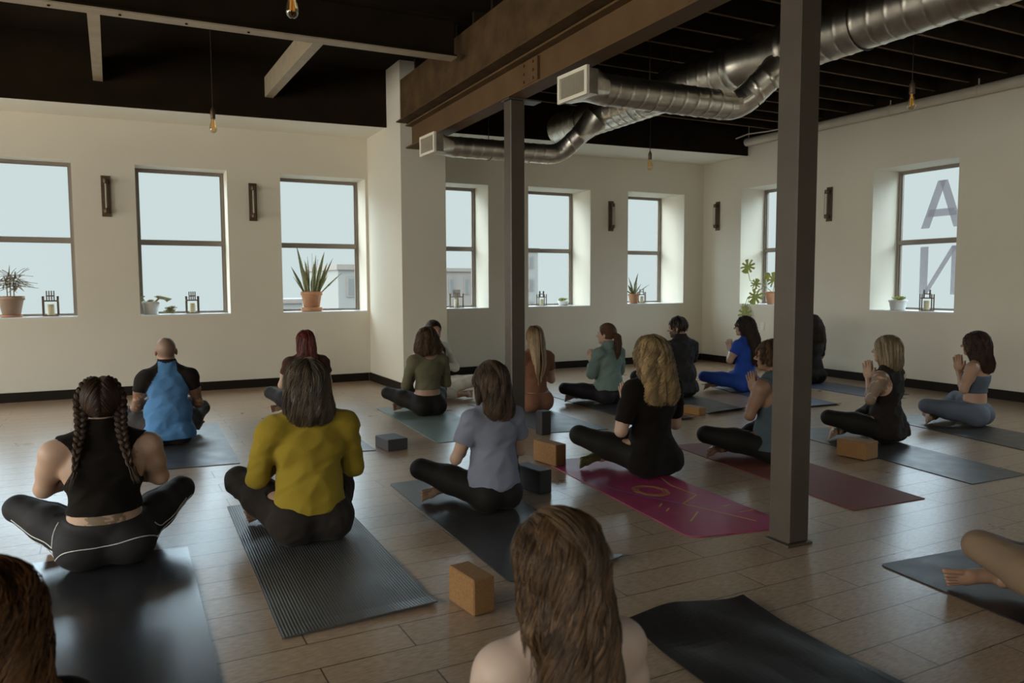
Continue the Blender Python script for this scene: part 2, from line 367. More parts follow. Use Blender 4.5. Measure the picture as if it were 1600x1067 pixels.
# transverse beam across the left bay
b = MB(); ibeam(b, (XL+.02, 7.02, 3.36), (3.08, 6.60, 3.36), .135, .34)
tx = b.build('steel_beam', M['dark']); tag(tx, 'cross beam with a pale underside spanning the left bay over the windows side', 'beam')
fl = MB()
p0 = Vector((XL+.02, 7.02, 3.359)); p1 = Vector((3.08, 6.60, 3.359)); t_ = (p1-p0).normalized(); s_ = Vector((t_.y, -t_.x, 0))
fl.hexa([p0-s_*.07+Vector((0,0,-.012)), p1-s_*.07+Vector((0,0,-.012)), p1+s_*.07+Vector((0,0,-.012)), p0+s_*.07+Vector((0,0,-.012)), p0-s_*.07, p1-s_*.07, p1+s_*.07, p0+s_*.07])
fo = fl.build('bottom_flange', M['joistlight'], tx); tag(fo, 'pale tan underside flange')
bl = MB()
for i in range(14):
    q = p0+t_*(.35+.47*i)
    bl.tube([q+Vector((0,0,-.02)), q+Vector((0,0,-.008))], .011, 6)
bl.build('bolt', M['dark'], tx)
# pale purlins from the cross beam to the fascia
for i, (x0, y0, x1, lab) in enumerate(((-1.75, 6.99, -1.68, 'pale purlin left of the first window, out at the left edge'), (.155, 6.86, .225, 'pale purlin running to the fascia above the first wall lamp'), (1.90, 6.76, 1.935, 'pale purlin running to the fascia above the third window, wider underside'))):
    b = MB(); y1 = fy(x1)-.03; z = 3.40; wv = .045
    b.hexa([Vector(q) for q in ((x0-wv,y0,z),(x0+wv,y0,z),(x1+wv,y1,z),(x1-wv,y1,z),(x0-wv,y0,z+.22),(x0+wv,y0,z+.22),(x1+wv,y1,z+.22),(x1-wv,y1,z+.22))])
    tag(b.build('ceiling_purlin', M['joistlight']), lab, 'beam')
# a deep dark girder front of the left bay at the top of the picture
b = MB(); b.box(XL, 3.0, 3.55, 3.75, 3.42, CEIL); tag(b.build('ceiling_girder', M['dark']), 'deep dark girder across the left bay nearer the viewer', 'beam')
# timber joists in the right bay, running across
for i in range(26):
    y = 8.2-.412*i
    if y < YN+.2: break
    b = MB(); b.hexa([Vector(q) for q in ((tl(y,.142),y+.0,3.50),(8.47+.059*y-.075,y-.19,3.50),(8.47+.059*y-.075,y-.15,3.50),(tl(y,.142),y+.04,3.50),(tl(y,.142),y+.0,3.80),(8.47+.059*y-.075,y-.19,3.80),(8.47+.059*y-.075,y-.15,3.80),(tl(y,.142),y+.04,3.80))])
    j = b.build('ceiling_joist', M['joist']); tag(j, 'dark timber joist crossing the right bay under the ceiling', 'joist', 'ceiling joists of the right bay')
    e_ = MB(); e_.hexa([Vector(q) for q in ((tl(y,.142),y+.008,3.496),(8.47+.059*y-.075,y-.182,3.496),(8.47+.059*y-.075,y-.158,3.496),(tl(y,.142),y+.032,3.496),(tl(y,.142),y+.008,3.50),(8.47+.059*y-.075,y-.182,3.50),(8.47+.059*y-.075,y-.158,3.50),(tl(y,.142),y+.032,3.50))])
    e_.build('joist_edge', M['jedge'], j)
b = MB(); b.box(YN+.05, 8.6, -.055, -.01, 3.46, 3.80, MRT); tag(b.build('ledger_board', M['joist']), 'dark ledger board along the top of the right wall holding the joists', 'beam')

# columns
def column(x, y, hw, top, lab, rz):
    o = empty('steel_column', (x, y, 0), rz, lab, 'column')
    MB().rbox(-hw, hw, -hw, hw, .012, top, .008).build('shaft', M['steel'], o)
    MB().box(-hw-.012, hw+.012, -hw-.012, hw+.012, 0, .012).build('base_plate', M['steel'], o)
    MB().box(-hw-.02, hw+.16, -hw-.01, hw+.01, top, top+.012).build('cap_plate', M['steel'], o)
column(3.012, 2.590, .0675, 2.838, 'thick dark square steel column standing in the foreground right of centre', -.06)
column(3.29, 5.845, .0675, 2.838, 'thinner looking dark square steel column in the middle of the room', -.06)

# ---------------------------------------------------------------- ducts
def spiral(name, path, R, parent, pitch=.11, nang=40, rib=.0045, material=None):
    pts = [Vector(p) for p in path]; L = [0]
    for i in range(1, len(pts)): L.append(L[-1]+(pts[i]-pts[i-1]).length)
    n = max(2, int(L[-1]/(pitch/14))); mb = MB(); T = (pts[-1]-pts[0]).normalized(); u = T.orthogonal().normalized(); v = T.cross(u); vs = []
    for i in range(n+1):
        s = L[-1]*i/n; k_ = 0
        while k_ < len(L)-2 and L[k_+1] < s: k_ += 1
        c = pts[k_].lerp(pts[k_+1], (s-L[k_])/(L[k_+1]-L[k_]))
        for a in range(nang):
            f = (s/pitch+a/nang) % 1.0
            r = R+(rib if f < .09 else (rib*.4 if f < .16 else 0))
            vs.append(c+(u*cos(2*pi*a/nang)+v*sin(2*pi*a/nang))*r)
    fs = [(i*nang+a, i*nang+(a+1) % nang, (i+1)*nang+(a+1) % nang, (i+1)*nang+a) for i in range(n) for a in range(nang)]
    mb.add(vs, fs, True)
    return mb.build(name, material or M['galv'], parent)
duct = empty('spiral_duct', (5.05, 4.5, 3.15), 0, 'big round silver spiral duct running along the ceiling of the right bay', 'duct')
def ax(y): return Vector((4.985+.045*(y-4.1), y, 3.15))-Vector((5.05, 4.5, 3.15))
spiral('main_duct', [ax(YN+.1), ax(4.35)], .197, duct, pitch=.14)
spiral('main_duct', [ax(4.95), ax(8.0)], .188, duct, pitch=.14)
mb = MB(); mb.tube([ax(8.0), ax(8.02), ax(8.05)], [.190, .190, .17], 40); mb.build('end_cap', M['galv'], duct)
mb = MB(); 
yy = [4.33, 4.36, 4.37, 4.39, 4.40, 4.9, 4.91, 4.94, 4.95, 4.98]; rr = [.200, .200, .207, .207, .200, .195, .202, .202, .193, .193]
mb.tube([ax(y) for y in yy], rr, 40, cap=False); mb.build('coupling', M['galv'], duct)
for y in (.2, 1.9, 3.7, 5.9, 7.4):
    mb = MB(); c = ax(y)
    mb.tube([c+Vector((.203*cos(a), 0, .203*sin(a))) for a in np.linspace(-pi, pi, 25)], .006, 6, False)
    mb.tube([c+Vector((0, 0, .2)), c+Vector((0, 0, .64))], .005, 6)
    mb.build('hanger_strap', M['iron'], duct)
def branch(y0, rr_, lab, xe, x_end, y_end, z_end):
    o = empty('branch_duct', (3.13, y0, 2.70), 0, lab, 'duct')
    P_ = lambda x, y, z: Vector((x-3.13, y-y0, z-2.70))
    # register face
    mb = MB(); h = .10; wd = .19
    mb.box(-.012, .012, -wd, -wd+.03, -h, h); mb.box(-.012, .012, wd-.03, wd, -h, h); mb.box(-.012, .012, -wd+.03, wd-.03, h-.025, h); mb.box(-.012, .012, -wd+.03, wd-.03, -h, -h+.025)
    mb.build('register_frame', M['grille'], o)
    MB().box(.006, .012, -wd+.03, wd-.03, -h+.025, h-.025).build('register_back', M['grille_dark'], o)
    mb = MB()
    for i in range(19):
        yv = -wd+.042+i*(2*wd-.084)/18
        mb.hexa([Vector(q) for q in ((-.008,yv-.0045,-h+.025),(.004,yv+.002,-h+.025),(.004,yv+.004,-h+.025),(-.008,yv-.0015,-h+.025),(-.008,yv-.0045,h-.025),(.004,yv+.002,h-.025),(.004,yv+.004,h-.025),(-.008,yv-.0015,h-.025))])
    mb.build('louver', M['grille'], o)
    # plenum box to round
    MB().box(.012, .10, -wd+.02, wd-.02, -h+.012, h-.012).build('plenum', M['galv'], o)
    n = 40; vs = []
    sq = []
    for a in range(n):
        t = 2*pi*a/n; cx, cy = cos(t), sin(t); k_ = max(abs(cx)/(wd-.02), abs(cy)/(h-.012)); sq.append((cx/k_, cy/k_))
    for a in range(n): vs.append((.10, sq[a][0], sq[a][1]))
    for a in range(n): vs.append((.25, rr_*cos(2*pi*a/n), rr_*sin(2*pi*a/n)))
    MB().add(vs, [(a, (a+1) % n, n+(a+1) % n, n+a) for a in range(n)], True).build('transition', M['galv'], o)
    spiral('straight_run', [(.25, 0, 0), P_(xe, y0-.02, 2.71)], rr_, o, pitch=.125)
    mb = MB(); a0 = P_(xe, y0-.02, 2.71); dirv = (Vector((x_end, y_end, z_end))-Vector((xe+.13, y0-.05, 2.76))).normalized()
    p3 = P_(x_end, y_end, z_end)
    # gored elbow
    d0 = Vector((1, 0, 0)); pts = [a0]; c = a0.copy()
    for k_ in range(1, 5):
        d = d0.lerp(dirv, (k_-.5)/4).normalized(); c = c+d*.062; pts.append(c.copy())
    mb.tube(pts, rr_*1.01, 40, cap=False, smooth=False); mb.build('elbow', M['galv'], o)
    mid = c.lerp(p3, .45)
    spiral('riser', [c, mid], rr_, o, pitch=.125)
    mb = MB(); mb.tube([mid-(p3-c)*.01, mid+(p3-c)*.06, mid+(p3-c)*.065, p3+(p3-c)*.12], [rr_*1.05, rr_*1.05, rr_*1.02, rr_*1.45], 40, cap=False); mb.build('saddle_tap', M['galv'], o)
    mb = MB(); mb.tube([(.7, 0, rr_), (.7, 0, .8)], .004, 6)
    mb.tube([(.7, (rr_+.003)*cos(a), (rr_+.003)*sin(a)) for a in np.linspace(-pi, pi, 25)], .004, 6, False); mb.build('hanger_strap', M['iron'], o)
branch(4.70, .113, 'nearer branch duct ending in a white louvred register beside the steel beam', 4.58, 4.98, 4.38, 3.08)
branch(7.36, .105, 'farther branch duct ending in a small white register in front of the pier', 4.55, 4.97, 7.05, 3.06)

# pipe along right wall
pp = empty('sprinkler_pipe', tuple(MRT@Vector((6, -.12, 3.37))), 0, 'cream pipe running along the top of the right wall', 'pipe')
inv = Matrix.Translation(-Vector(pp.location))
def RP(s, d, z): return (inv@MRT)@Vector((s, d, z))
MB().tube([RP(YN+.2, -.12, 3.31), RP(8.58, -.12, 3.40)], .058, 20).build('pipe_run', M['pipe'], pp)
for s in (1.2, 3.2, 5.0, 6.1, 7.4): 
    mb = MB()
    z_ = 3.31+.09*(s-YN)/(8.58-YN)
    mb.tube([RP(s, -.12, z_), RP(s, -.12, 3.5)], .008, 6); mb.tube([RP(s-.015, -.12, z_), RP(s+.015, -.12, z_)], .063, 20)
    mb.build('pipe_hanger', M['pipe'], pp)
# conduit branching near the pipe end
MB().tube([RP(*q) for q in ((8.5,-.4,3.42),(8.3,-.35,3.46),(8.1,-.2,3.47),(7.6,-.15,3.46),(7.4,-.12,3.40))], .010, 8).build('conduit', M['pipe'], pp)

# ---------------------------------------------------------------- pendant bulbs
def pendant(x, y, zb, lab):
    o = empty('pendant_bulb', (x, y, zb), 0, lab, 'lamp', 'bare bulb pendants')
    MB().lathe([(.0005,0),(.014,.002),(.024,.010),(.031,.025),(.032,.038),(.028,.060),(.021,.085),(.016,.105),(.0135,.120),(.0135,.126)], 24).build('bulb', M['bulb'], o)
    mb = MB()
    for a in range(6):
        t = a*pi/3; mb.tube([(.012*cos(t), .012*sin(t), .035), (.008*cos(t), .008*sin(t), .10)], .0016, 5)
    mb.tube([(0, 0, .09), (0, 0, .124)], .006, 8); mb.build('filament', M['filament'], o)
    MB().lathe([(.0,.122),(.019,.122),(.021,.128),(.021,.185),(.017,.20),(.009,.21),(.009,.222),(0,.222)], 20).build('socket', M['bronze'], o)
    MB().tube([(0, 0, .21), (0, 0, CEIL-zb)], .0035, 6).build('cord', M['iron'], o)
pendant(.96, 3.94, 2.595, 'bare bulb hanging lowest in view at the top edge of the photo, left of centre')
pendant(1.05, 7.21, 2.60, 'bare bulb hanging in front of the soffit between the second and third windows')
pendant(5.85, 7.16, 2.60, 'bare bulb hanging in front of the far corner, right of the ducts')
pendant(5.61, 3.75, 2.60, 'bare bulb hanging right of the thick column below the big duct')

# ---------------------------------------------------------------- wall sconces
def sconce(Mx, s, z0, lab):
    o = empty('wall_sconce', (0, 0, 0), 0, lab, 'wall lamp', 'industrial tube wall lamps')
    o.matrix_world = Mx@Matrix.Translation((s, 0, z0))
    MB().rbox(-.047, .047, -.018, 0, 0, .46, .003).build('backplate', M['bronze'], o)
    for z in (.065, .395):
        mb = MB(); mb.tube([(0, -.018, z), (0, -.058, z)], .012, 10)
        mb.lathe([(0,-.026),(.026,-.026),(.028,-.018),(.028,.018),(.026,.026),(0,.026)], 16, Matrix.Translation((0, -.062, z)))
        for q in (-.032, .032): mb.tube([(q, -.062, z-.012), (q, -.062, z+.012)], .006, 6)
        mb.build('end_fitting', M['bronze'], o)
    mb = MB()
    for a in range(4):
        t = a*pi/2+pi/4; mb.tube([(.029*cos(t), -.062+.029*sin(t), .07), (.029*cos(t), -.062+.029*sin(t), .39)], .0022, 5)
    mb.build('guard_rod', M['bronze'], o)
    MB().lathe([(.021,.09),(.021,.37)], 16, Matrix.Translation((0, -.062, 0))).build('glass_tube', M['glass'], o)
    MB().tube([(0, -.062, .09), (0, -.062, .37)], .009, 8).build('lamp_tube', M['lamptube'], o)
sconce(MBK, .275, 2.06, 'tall wall lamp between the first and second windows from the left')
sconce(MBK, 1.875, 2.065, 'tall wall lamp between the second and third windows from the left')
sconce(MBK, 7.19, 2.09, 'tall wall lamp left of the last back wall window near the corner')
sconce(MRT, 9.33, 2.13, 'tall wall lamp on the right wall next to the far corner')
sconce(MRT, 7.09, 2.11, 'tall wall lamp on the right wall just right of the thick column')
def outlet(Mx, s, z, lab):
    o = empty('wall_outlet', (0, 0, 0), 0, lab, 'outlet'); o.matrix_world = Mx@Matrix.Translation((s, 0, z))
    MB().rbox(-.037, .037, -.006, 0, -.058, .058, .002).build('cover_plate', M['outlet'], o)
    mb = MB(); mb.box(-.017, .017, -.0075, -.006, .008, .036); mb.box(-.017, .017, -.0075, -.006, -.036, -.008); mb.build('receptacle', M['grille'], o)
outlet(MBK, 2.57, .655, 'white wall outlet under the third window behind the red-haired person')
outlet(MRT, 8.29, .63, 'white wall outlet on the right wall under the trailing plant')

# ---------------------------------------------------------------- sill objects
def onsill(Mx, s, d, z=.936): return Mx@Vector((s, d, z))
def lantern(p, rz, sc, lab):
    o = empty('candle_lantern', p, rz, lab, 'lantern', 'metal lanterns on the window sills'); o.scale = (sc, sc, sc)
    a = .072
    mb = MB()
    for x in (-a, a):
        for y in (-a, a): mb.box(x-.007, x+.007, y-.007, y+.007, 0, .225)
    for z in (0.0, .165):
        mb.box(-a, a, -a-.006, -a+.006, z, z+.014); mb.box(-a, a, a-.006, a+.006, z, z+.014); mb.box(-a-.006, -a+.006, -a, a, z, z+.014); mb.box(a-.006, a+.006, -a, a, z, z+.014)
    mb.build('lantern_frame', M['bronze'], o)
    mb = MB(); 
    for i in range(4):
        x = -.036+.024*i
        for y in (-.036, .036): mb.box(x-.0035, x+.0035, y-.0035, y+.0035, .165, .285)
    for y in (-.036, .036): mb.box(-.04, .04, y-.005, y+.005, .222, .234)
    mb.box(-.041, -.031, -.036, .036, .222, .234); mb.box(.031, .041, -.036, .036, .222, .234)
    mb.build('lantern_top', M['bronze'], o)
    MB().box(-a-.02, a+.02, -a-.02, a+.02, -.001, .002).build('tray', M['sill'], o)
    MB().lathe([(0,.013),(.036,.013),(.037,.02),(.037,.132),(.034,.137),(.0,.134)], 20).build('candle', M['candle'], o)
lantern(onsill(MBK, -.325, .13), -.03, 1.0, 'black metal lantern with candle on the first window sill, beside the drooping plant')
lantern(onsill(MBK, 1.16, .17), -.03, .93, 'black metal lantern with candle on the second window sill, right of the white pot')
lantern(onsill(MBK, 4.72, .30), .5, .93, 'metal lantern with candle on the sill just right of the pier')
lantern(onsill(MBK, 6.15, .33), .75, .82, 'small metal lantern with candle on the sill right of the middle column')
lantern(onsill(MBK, 8.02, .30, .96), .75, .80, 'small metal lantern with candle beside the terracotta pot in the last back wall window')
lantern(onsill(MRT, 5.72, .15), .75, .9, 'metal lantern with candle on the right wall sill under the window letters')

def blade(mb, base, az, tilt, L, wd, bend=.2, n=7, thick=.0025, twist=0):
    d = Vector((cos(az)*sin(tilt), sin(az)*sin(tilt), cos(tilt))); side = Vector((-sin(az+twist), cos(az+twist), 0)); p = Vector(base); vs = []
    nrm = d.cross(side)
    for i in range(n+1):
        t = i/n; w_ = wd*(.55+.9*t if t < .4 else (.91)*(1-((t-.4)/.6)**1.8)+.02)
        vs += [p-side*w_/2, p+nrm*thick, p+side*w_/2, p-nrm*thick]
        d = (d+Vector((cos(az), sin(az), -.25))*bend/n).normalized(); nrm = d.cross(side); p = p+d*L/n
    fs = [(i*4+k_, i*4+(k_+1) % 4, (i+1)*4+(k_+1) % 4, (i+1)*4+k_) for i in range(n) for k_ in range(4)]
    mb.add(vs, fs, True)
def potshape(r0, r1, h, rim=.004):
    return [(0, 0), (r0, 0), (r0+(r1-r0)*.78, h*.78), (r1, h*.80), (r1+rim, h*.80), (r1+rim, h), (r1-.008, h), (r1-.012, h*.86), (0, h*.86)]
# snake plant
p = onsill(MBK, 2.60, .14); o = empty('snake_plant', p, 0, 'tall snake plant in a terracotta pot on the third window sill', 'potted plant')
MB().lathe([(0,0),(.125,0),(.135,.01),(.135,.05),(.125,.055),(0,.055)], 32).build('saucer', M['terra'], o)
MB().lathe([(r, z+.02) for r, z in potshape(.095, .135, .235)], 32).build('pot', M['terra'], o)
MB().lathe([(0,.222),(.118,.222),(.12,.215)], 20).build('soil', M['soil'], o)
rn = random.Random(3)
for (x, y, az, ti, L, wd) in [(-.07,0,2.9,.10,.66,.05),(-.085,.01,3.1,.36,.40,.045),(.06,.02,.1,.16,.58,.055),(.09,0,0,.33,.52,.04),(-.02,.03,1.6,.03,.50,.055),(.03,-.02,-.9,.08,.46,.055),(-.05,-.04,-2.2,.10,.42,.05),(.0,-.05,-1.5,.12,.44,.05),(.05,.04,.9,.06,.52,.05),(-.03,.0,2.5,.05,.45,.05),(.02,.02,.5,.03,.40,.05),(.08,-.03,-.3,.22,.44,.045),(-.09,-.03,3.4,.55,.28,.035),(.09,.03,.3,.5,.30,.035),(.10,-.02,-.1,.75,.42,.035),(-.04,-.06,-2.6,.22,.36,.05),(.01,.0,0,.0,.30,.06),(-.06,.03,2.2,.12,.38,.05),(.05,-.06,-1.,.2,.34,.05)]:
    mb = MB(); blade(mb, (x, y, .215), az, ti, L, wd, .12, twist=rn.uniform(-.8, .8)+(pi/2 if abs(sin(az)) < .5 else 0)*0+pi*.5); mb.build('leaf', M['leaf'], o)
mb = MB(); mb.tube([(.02,.02,.22),(.022,.02,.5),(.024,.02,.75)], [.003,.0025,.0015], 6); mb.tube([(-.055,.02,.22),(-.05,.02,.45),(-.045,.02,.62)], [.003,.0025,.0015], 6); mb.build('flower_stalk', M['dry'], o)
# drooping dry plant on first window
p = onsill(MBK, -.70, .12); o = empty('potted_plant', p, 0, 'wilting plant with drooping leaves in a clay pot at the left edge', 'potted plant')
MB().lathe([(0,0),(.10,0),(.11,.01),(.11,.02)], 28).build('saucer', M['terra'], o)
MB().lathe([(r, z+.01) for r, z in potshape(.085, .13, .22)], 28).build('pot', mat('pale_clay', (.36,.25,.18), .8, noise=(8,.15)), o)
MB().lathe([(0,.20),(.11,.20)], 20).build('soil', M['soil'], o)
mb = MB()
for x, y, h in ((-.03,0,.25),(.03,.01,.30),(.0,-.02,.22)): mb.tube([(x, y, .2), (x*1.1, y, .2+h*.6), (x*1.8, y, .2+h)], .006, 6)
mb.build('stem', M['dry'], o)
mb = MB()
for i in range(70):
    az = rn.uniform(0, 2*pi); x = rn.uniform(-.08, .10); z = rn.uniform(.33, .46)
    blade(mb, (x, rn.uniform(-.03, .03), z), az, rn.uniform(1.2, 2.2), rn.uniform(.12, .26), rn.uniform(.015, .03), 1.2, 6)
for i in range(10): blade(mb, (rn.uniform(-.04, .09), 0, .42), rn.uniform(0, 6.28), rn.uniform(.1, .6), rn.uniform(.12, .2), .012, .8, 6)
mb.build('foliage', M['dry'], o)
# succulents
def rosette(mb, c, r, n=26, rn=rn, wd=.018):
    for i in range(n):
        az = i*2.4; ti = .15+1.25*i/n; blade(mb, c, az, ti, r*(.6+.5*i/n), wd, .15, 5, thick=.005)
def potted(p, lab, pr, h, leaf, n, r, pm='pot', spread=.05):
    o = empty('potted_succulent', p, 0, lab, 'potted plant')
    MB().lathe(potshape(pr*.8, pr, h), 28).build('pot', M[pm], o)
    MB().lathe([(0,h*.9),(pr*.85,h*.9)], 20).build('soil', M['soil'], o)
    mb = MB()
    for i in range(n): rosette(mb, (rn.uniform(-spread, spread), rn.uniform(-spread, spread)*.5, h*.92+rn.uniform(0, .03)), r, 18)
    mb.build('foliage', leaf, o)
    return o
o = potted(onsill(MBK, .70, .15), 'white pot with a trailing succulent drooping over its edge, second window sill', .095, .15, M['leaf2'], 2, .04)
mb = MB(); mb.tube([(.04,-.02,.14),(.09,-.03,.19),(.15,-.03,.18),(.18,-.02,.15)], .012, 8)
for i in range(9): rosette(mb, (.08+.014*i, -.03, .19-.004*i), .05, 12)
mb.tube([(-.06,-.02,.14),(-.08,-.02,.18),(-.09,-.02,.2)], .006, 6); rosette(mb, (-.085,-.02,.2), .03, 12)
mb.build('trailing_stem', M['leaf2'], o)
o = empty('succulent_cutting', onsill(MBK, .90, .10), 0, 'small loose succulent cutting lying on the second window sill', 'plant')
mb = MB()
for i in range(6): rosette(mb, (rn.uniform(-.04, .04), rn.uniform(-.02, .02), .005+.012*i), .05, 14)
mb.build('foliage', M['leaf2'], o)
potted(onsill(MBK, 6.52, .30, .945), 'low white bowl of succulents on the sill right of the middle column', .085, .07, M['leafy'], 5, .06, spread=.06)
o = empty('potted_plant', onsill(MBK, 7.79, .20, .96), 0, 'spiky plant in a small terracotta pot in the last back wall window', 'potted plant')
MB().lathe(potshape(.065, .09, .155), 28).build('pot', M['terra'], o)
MB().lathe([(0,.14),(.07,.14)], 20).build('soil', M['soil'], o)
mb = MB()
for (x, y, az, ti, L, wd) in [(0,0,0,.12,.36,.05),(-.01,0,3.1,.22,.30,.04),(.02,0,.2,.65,.24,.04),(-.02,0,3.0,.4,.18,.06),(0,.02,1.5,.3,.26,.05),(.03,-.01,-.2,.9,.30,.03),(-.02,.01,2.8,.95,.20,.045),(0,-.02,-1.6,.2,.2,.06),(0,0,.8,.1,.2,.06)]: blade(mb, (x, y, .14), az, ti, L, wd, .2, twist=pi/2)
mb.build('foliage', M['leaf'], o)
potted(onsill(MRT, 6.10, .13), 'round white pot of pale green succulents on the right wall sill', .105, .125, M['leafy'], 5, .07, spread=.06)
# trailing monstera on window 11 sill
pm_ = onsill(MRT, 8.30, .20, .96); o = empty('monstera_plant', pm_, 0, 'trailing monstera in a terracotta pot on the sill beside the thick column', 'potted plant')
MB().lathe(potshape(.08, .115, .19), 28).build('pot', M['terra'], o)
MB().lathe([(0,.17),(.09,.17)], 20).build('soil', M['soil'], o)
def monst(mb, c, nrm, upv, r):
    c = Vector(c); n_ = Vector(nrm).normalized(); u = (Vector(upv)-n_*n_.dot(Vector(upv))).normalized(); v = n_.cross(u); pts = [c-u*r*.1]
    N_ = 44
    for i in range(N_+1):
        a = -pi*.93+2*pi*.93*i/N_; rr2 = r*(1-.12*abs(a)/pi); 
        if .5 < abs(a) < 2.6 and (i % 5 in (0, 1)): rr2 *= .45
        pts.append(c+u*cos(a)*rr2*1.15+v*sin(a)*rr2+n_*.12*r*cos(2*a))
    m_ = len(pts); mb.add([p_ for p_ in pts]+[p_+n_*.0015 for p_ in pts], [(0, i, i+1) for i in range(1, m_-1)]+[(m_, m_+i+1, m_+i) for i in range(1, m_-1)], True)
loc3 = Matrix.Rotation(-aR, 4, 'Z')
def SP(ds, dd, z): return loc3@Vector((dd, ds, z))
mb = MB()
stems = [[SP(0,0,.17),SP(.1,-.1,.30),SP(.3,-.18,.36),SP(.33,-.2,.52)], [SP(0,0,.17),SP(.12,-.12,.1),SP(.22,-.26,.10),SP(.25,-.3,-.12)], [SP(0,0,.17),SP(-.05,-.02,.3),SP(-.08,-.05,.36)], [SP(0,0,.17),SP(.15,-.1,.12),SP(.16,-.2,.10)], [SP(.1,-.1,.25),SP(.32,-.2,.1),SP(.34,-.26,-.1)]]
for s in stems: mb.tube(s, .006, 6)
mb.build('vine', M['leafy'], o)
for c, n_, u_, r in ((SP(.33,-.2,.58),(-1,-.6,.5),(.2,.3,-1),.115), (SP(.16,-.2,.12),(-1,-.5,.3),(0,.2,-1),.12), (SP(.27,-.30,-.15),(-1,-.5,.1),(0,.2,-1),.115), (SP(-.06,-.05,.36),(-1,-.5,.2),(0,0,1),.11), (SP(.20,-.16,.30),(-1,-.8,.3),(.5,0,1),.08), (SP(.03,-.1,.40),(-1,-.8,.3),(.3,0,1),.07), (SP(.34,-.26,-.06),(-1,-.2,.3),(0,0,-1),.07)):
    mb = MB(); monst(mb, c, n_, u_, r); mb.build('leaf', M['leafy'], o)

# ---------------------------------------------------------------- buildings across the street
M['facade'] = mat('pale_facade', (.050, .055, .055), .9); M['brickp'] = mat('pale_brick', (.048, .045, .042), .9, noise=(2, .1)); M['pane'] = mat('far_pane', (.036, .040, .042), .3)
def farb(x, y, wd, dp, z0, z1, nx, nz, lab, m_='facade', rz=0):
    o = empty('building', (x, y, z0), rz, lab, 'building')
    MB().box(0, wd, 0, dp, 0, z1-z0).build('wall', M[m_], o); MB().box(-.1, wd+.1, -.15, dp, z1-z0, z1-z0+.3).build('cornice', M['brickp'], o)
    for i in range(nx):
        for k_ in range(nz):
            x0 = wd*(i+.3)/nx; z = 1+(z1-z0-1)*(k_+.25)/nz
            f = MB().box(x0, x0+wd*.4/nx, -.06, .02, z, z+(z1-z0)*.5/nz).build('window', M['brickp'], o)
            MB().box(x0+.12, x0+wd*.4/nx-.12, -.08, -.05, z+.1, z+(z1-z0)*.5/nz-.1).build('pane', M['pane'], f)
farb(12.4, 42, 6, 8, -9, 2.1, 4, 5, 'pale apartment building seen through the third window behind the snake plant', 'facade', 0)
farb(12.2, 56, 2.5, 5, -9, -.05, 2, 3, 'low pale roof seen low in the third window left of the terracotta pot', 'facade', 0)
farb(25.5, 60, 7, 6, -9, 2.35, 5, 4, 'distant pale rooftop seen through the window right of the pier', 'brickp', 0)
farb(34.7, 60, 1.5, 2, -9, 4.2, 1, 6, 'distant slim tower seen through the window right of the middle column', 'facade', 0)
# ---------------------------------------------------------------- yoga mats
def matmat(name, col, rough, spec=.5, ribs=0, bump=.25, bs=150, streak=0):
    m = bpy.data.materials.new(name); m.use_nodes = True; t = m.node_tree; b = t.nodes['Principled BSDF']; N = t.nodes.new; L = t.links.new
    co = N('ShaderNodeTexCoord'); n = N('ShaderNodeTexNoise'); n.inputs['Scale'].default_value = 7; n.inputs['Detail'].default_value = 6
    mp = N('ShaderNodeMapping'); mp.inputs['Scale'].default_value = (1, .35 if streak else 1, 1); L(co.outputs['Object'], mp.inputs[0]); L(mp.outputs[0], n.inputs[0])
    r = N('ShaderNodeMapRange'); r.inputs[1].default_value = .3; r.inputs[2].default_value = .7; r.inputs[3].default_value = .82; r.inputs[4].default_value = 1.2; L(n.outputs[0], r.inputs[0])
    x = N('ShaderNodeMix'); x.data_type = 'RGBA'; x.blend_type = 'MULTIPLY'; x.inputs['Factor'].default_value = 1; x.inputs['A'].default_value = (*col, 1); L(r.outputs[0], x.inputs['B']); L(x.outputs['Result'], b.inputs['Base Color'])
    r2 = N('ShaderNodeMapRange'); r2.inputs[1].default_value = .3; r2.inputs[2].default_value = .7; r2.inputs[3].default_value = rough-(.01 if streak else .05); r2.inputs[4].default_value = rough+(.01 if streak else .06); L(n.outputs[0], r2.inputs[0]); L(r2.outputs[0], b.inputs['Roughness'])
    b.inputs['Specular IOR Level'].default_value = spec
    if ribs:
        wv = N('ShaderNodeTexWave'); wv.wave_type = 'BANDS'; wv.bands_direction = 'X'; wv.inputs['Scale'].default_value = ribs; L(co.outputs['Object'], wv.inputs[0]); h = wv.outputs['Fac']
    else:
        n3 = N('ShaderNodeTexNoise'); n3.inputs['Scale'].default_value = bs; n3.inputs['Detail'].default_value = 3; L(co.outputs['Object'], n3.inputs[0]); h = n3.outputs[0]
    bp = N('ShaderNodeBump'); bp.inputs['Strength'].default_value = bump; bp.inputs['Distance'].default_value = .002; L(h, bp.inputs['Height']); L(bp.outputs[0], b.inputs['Normal'])
    return m
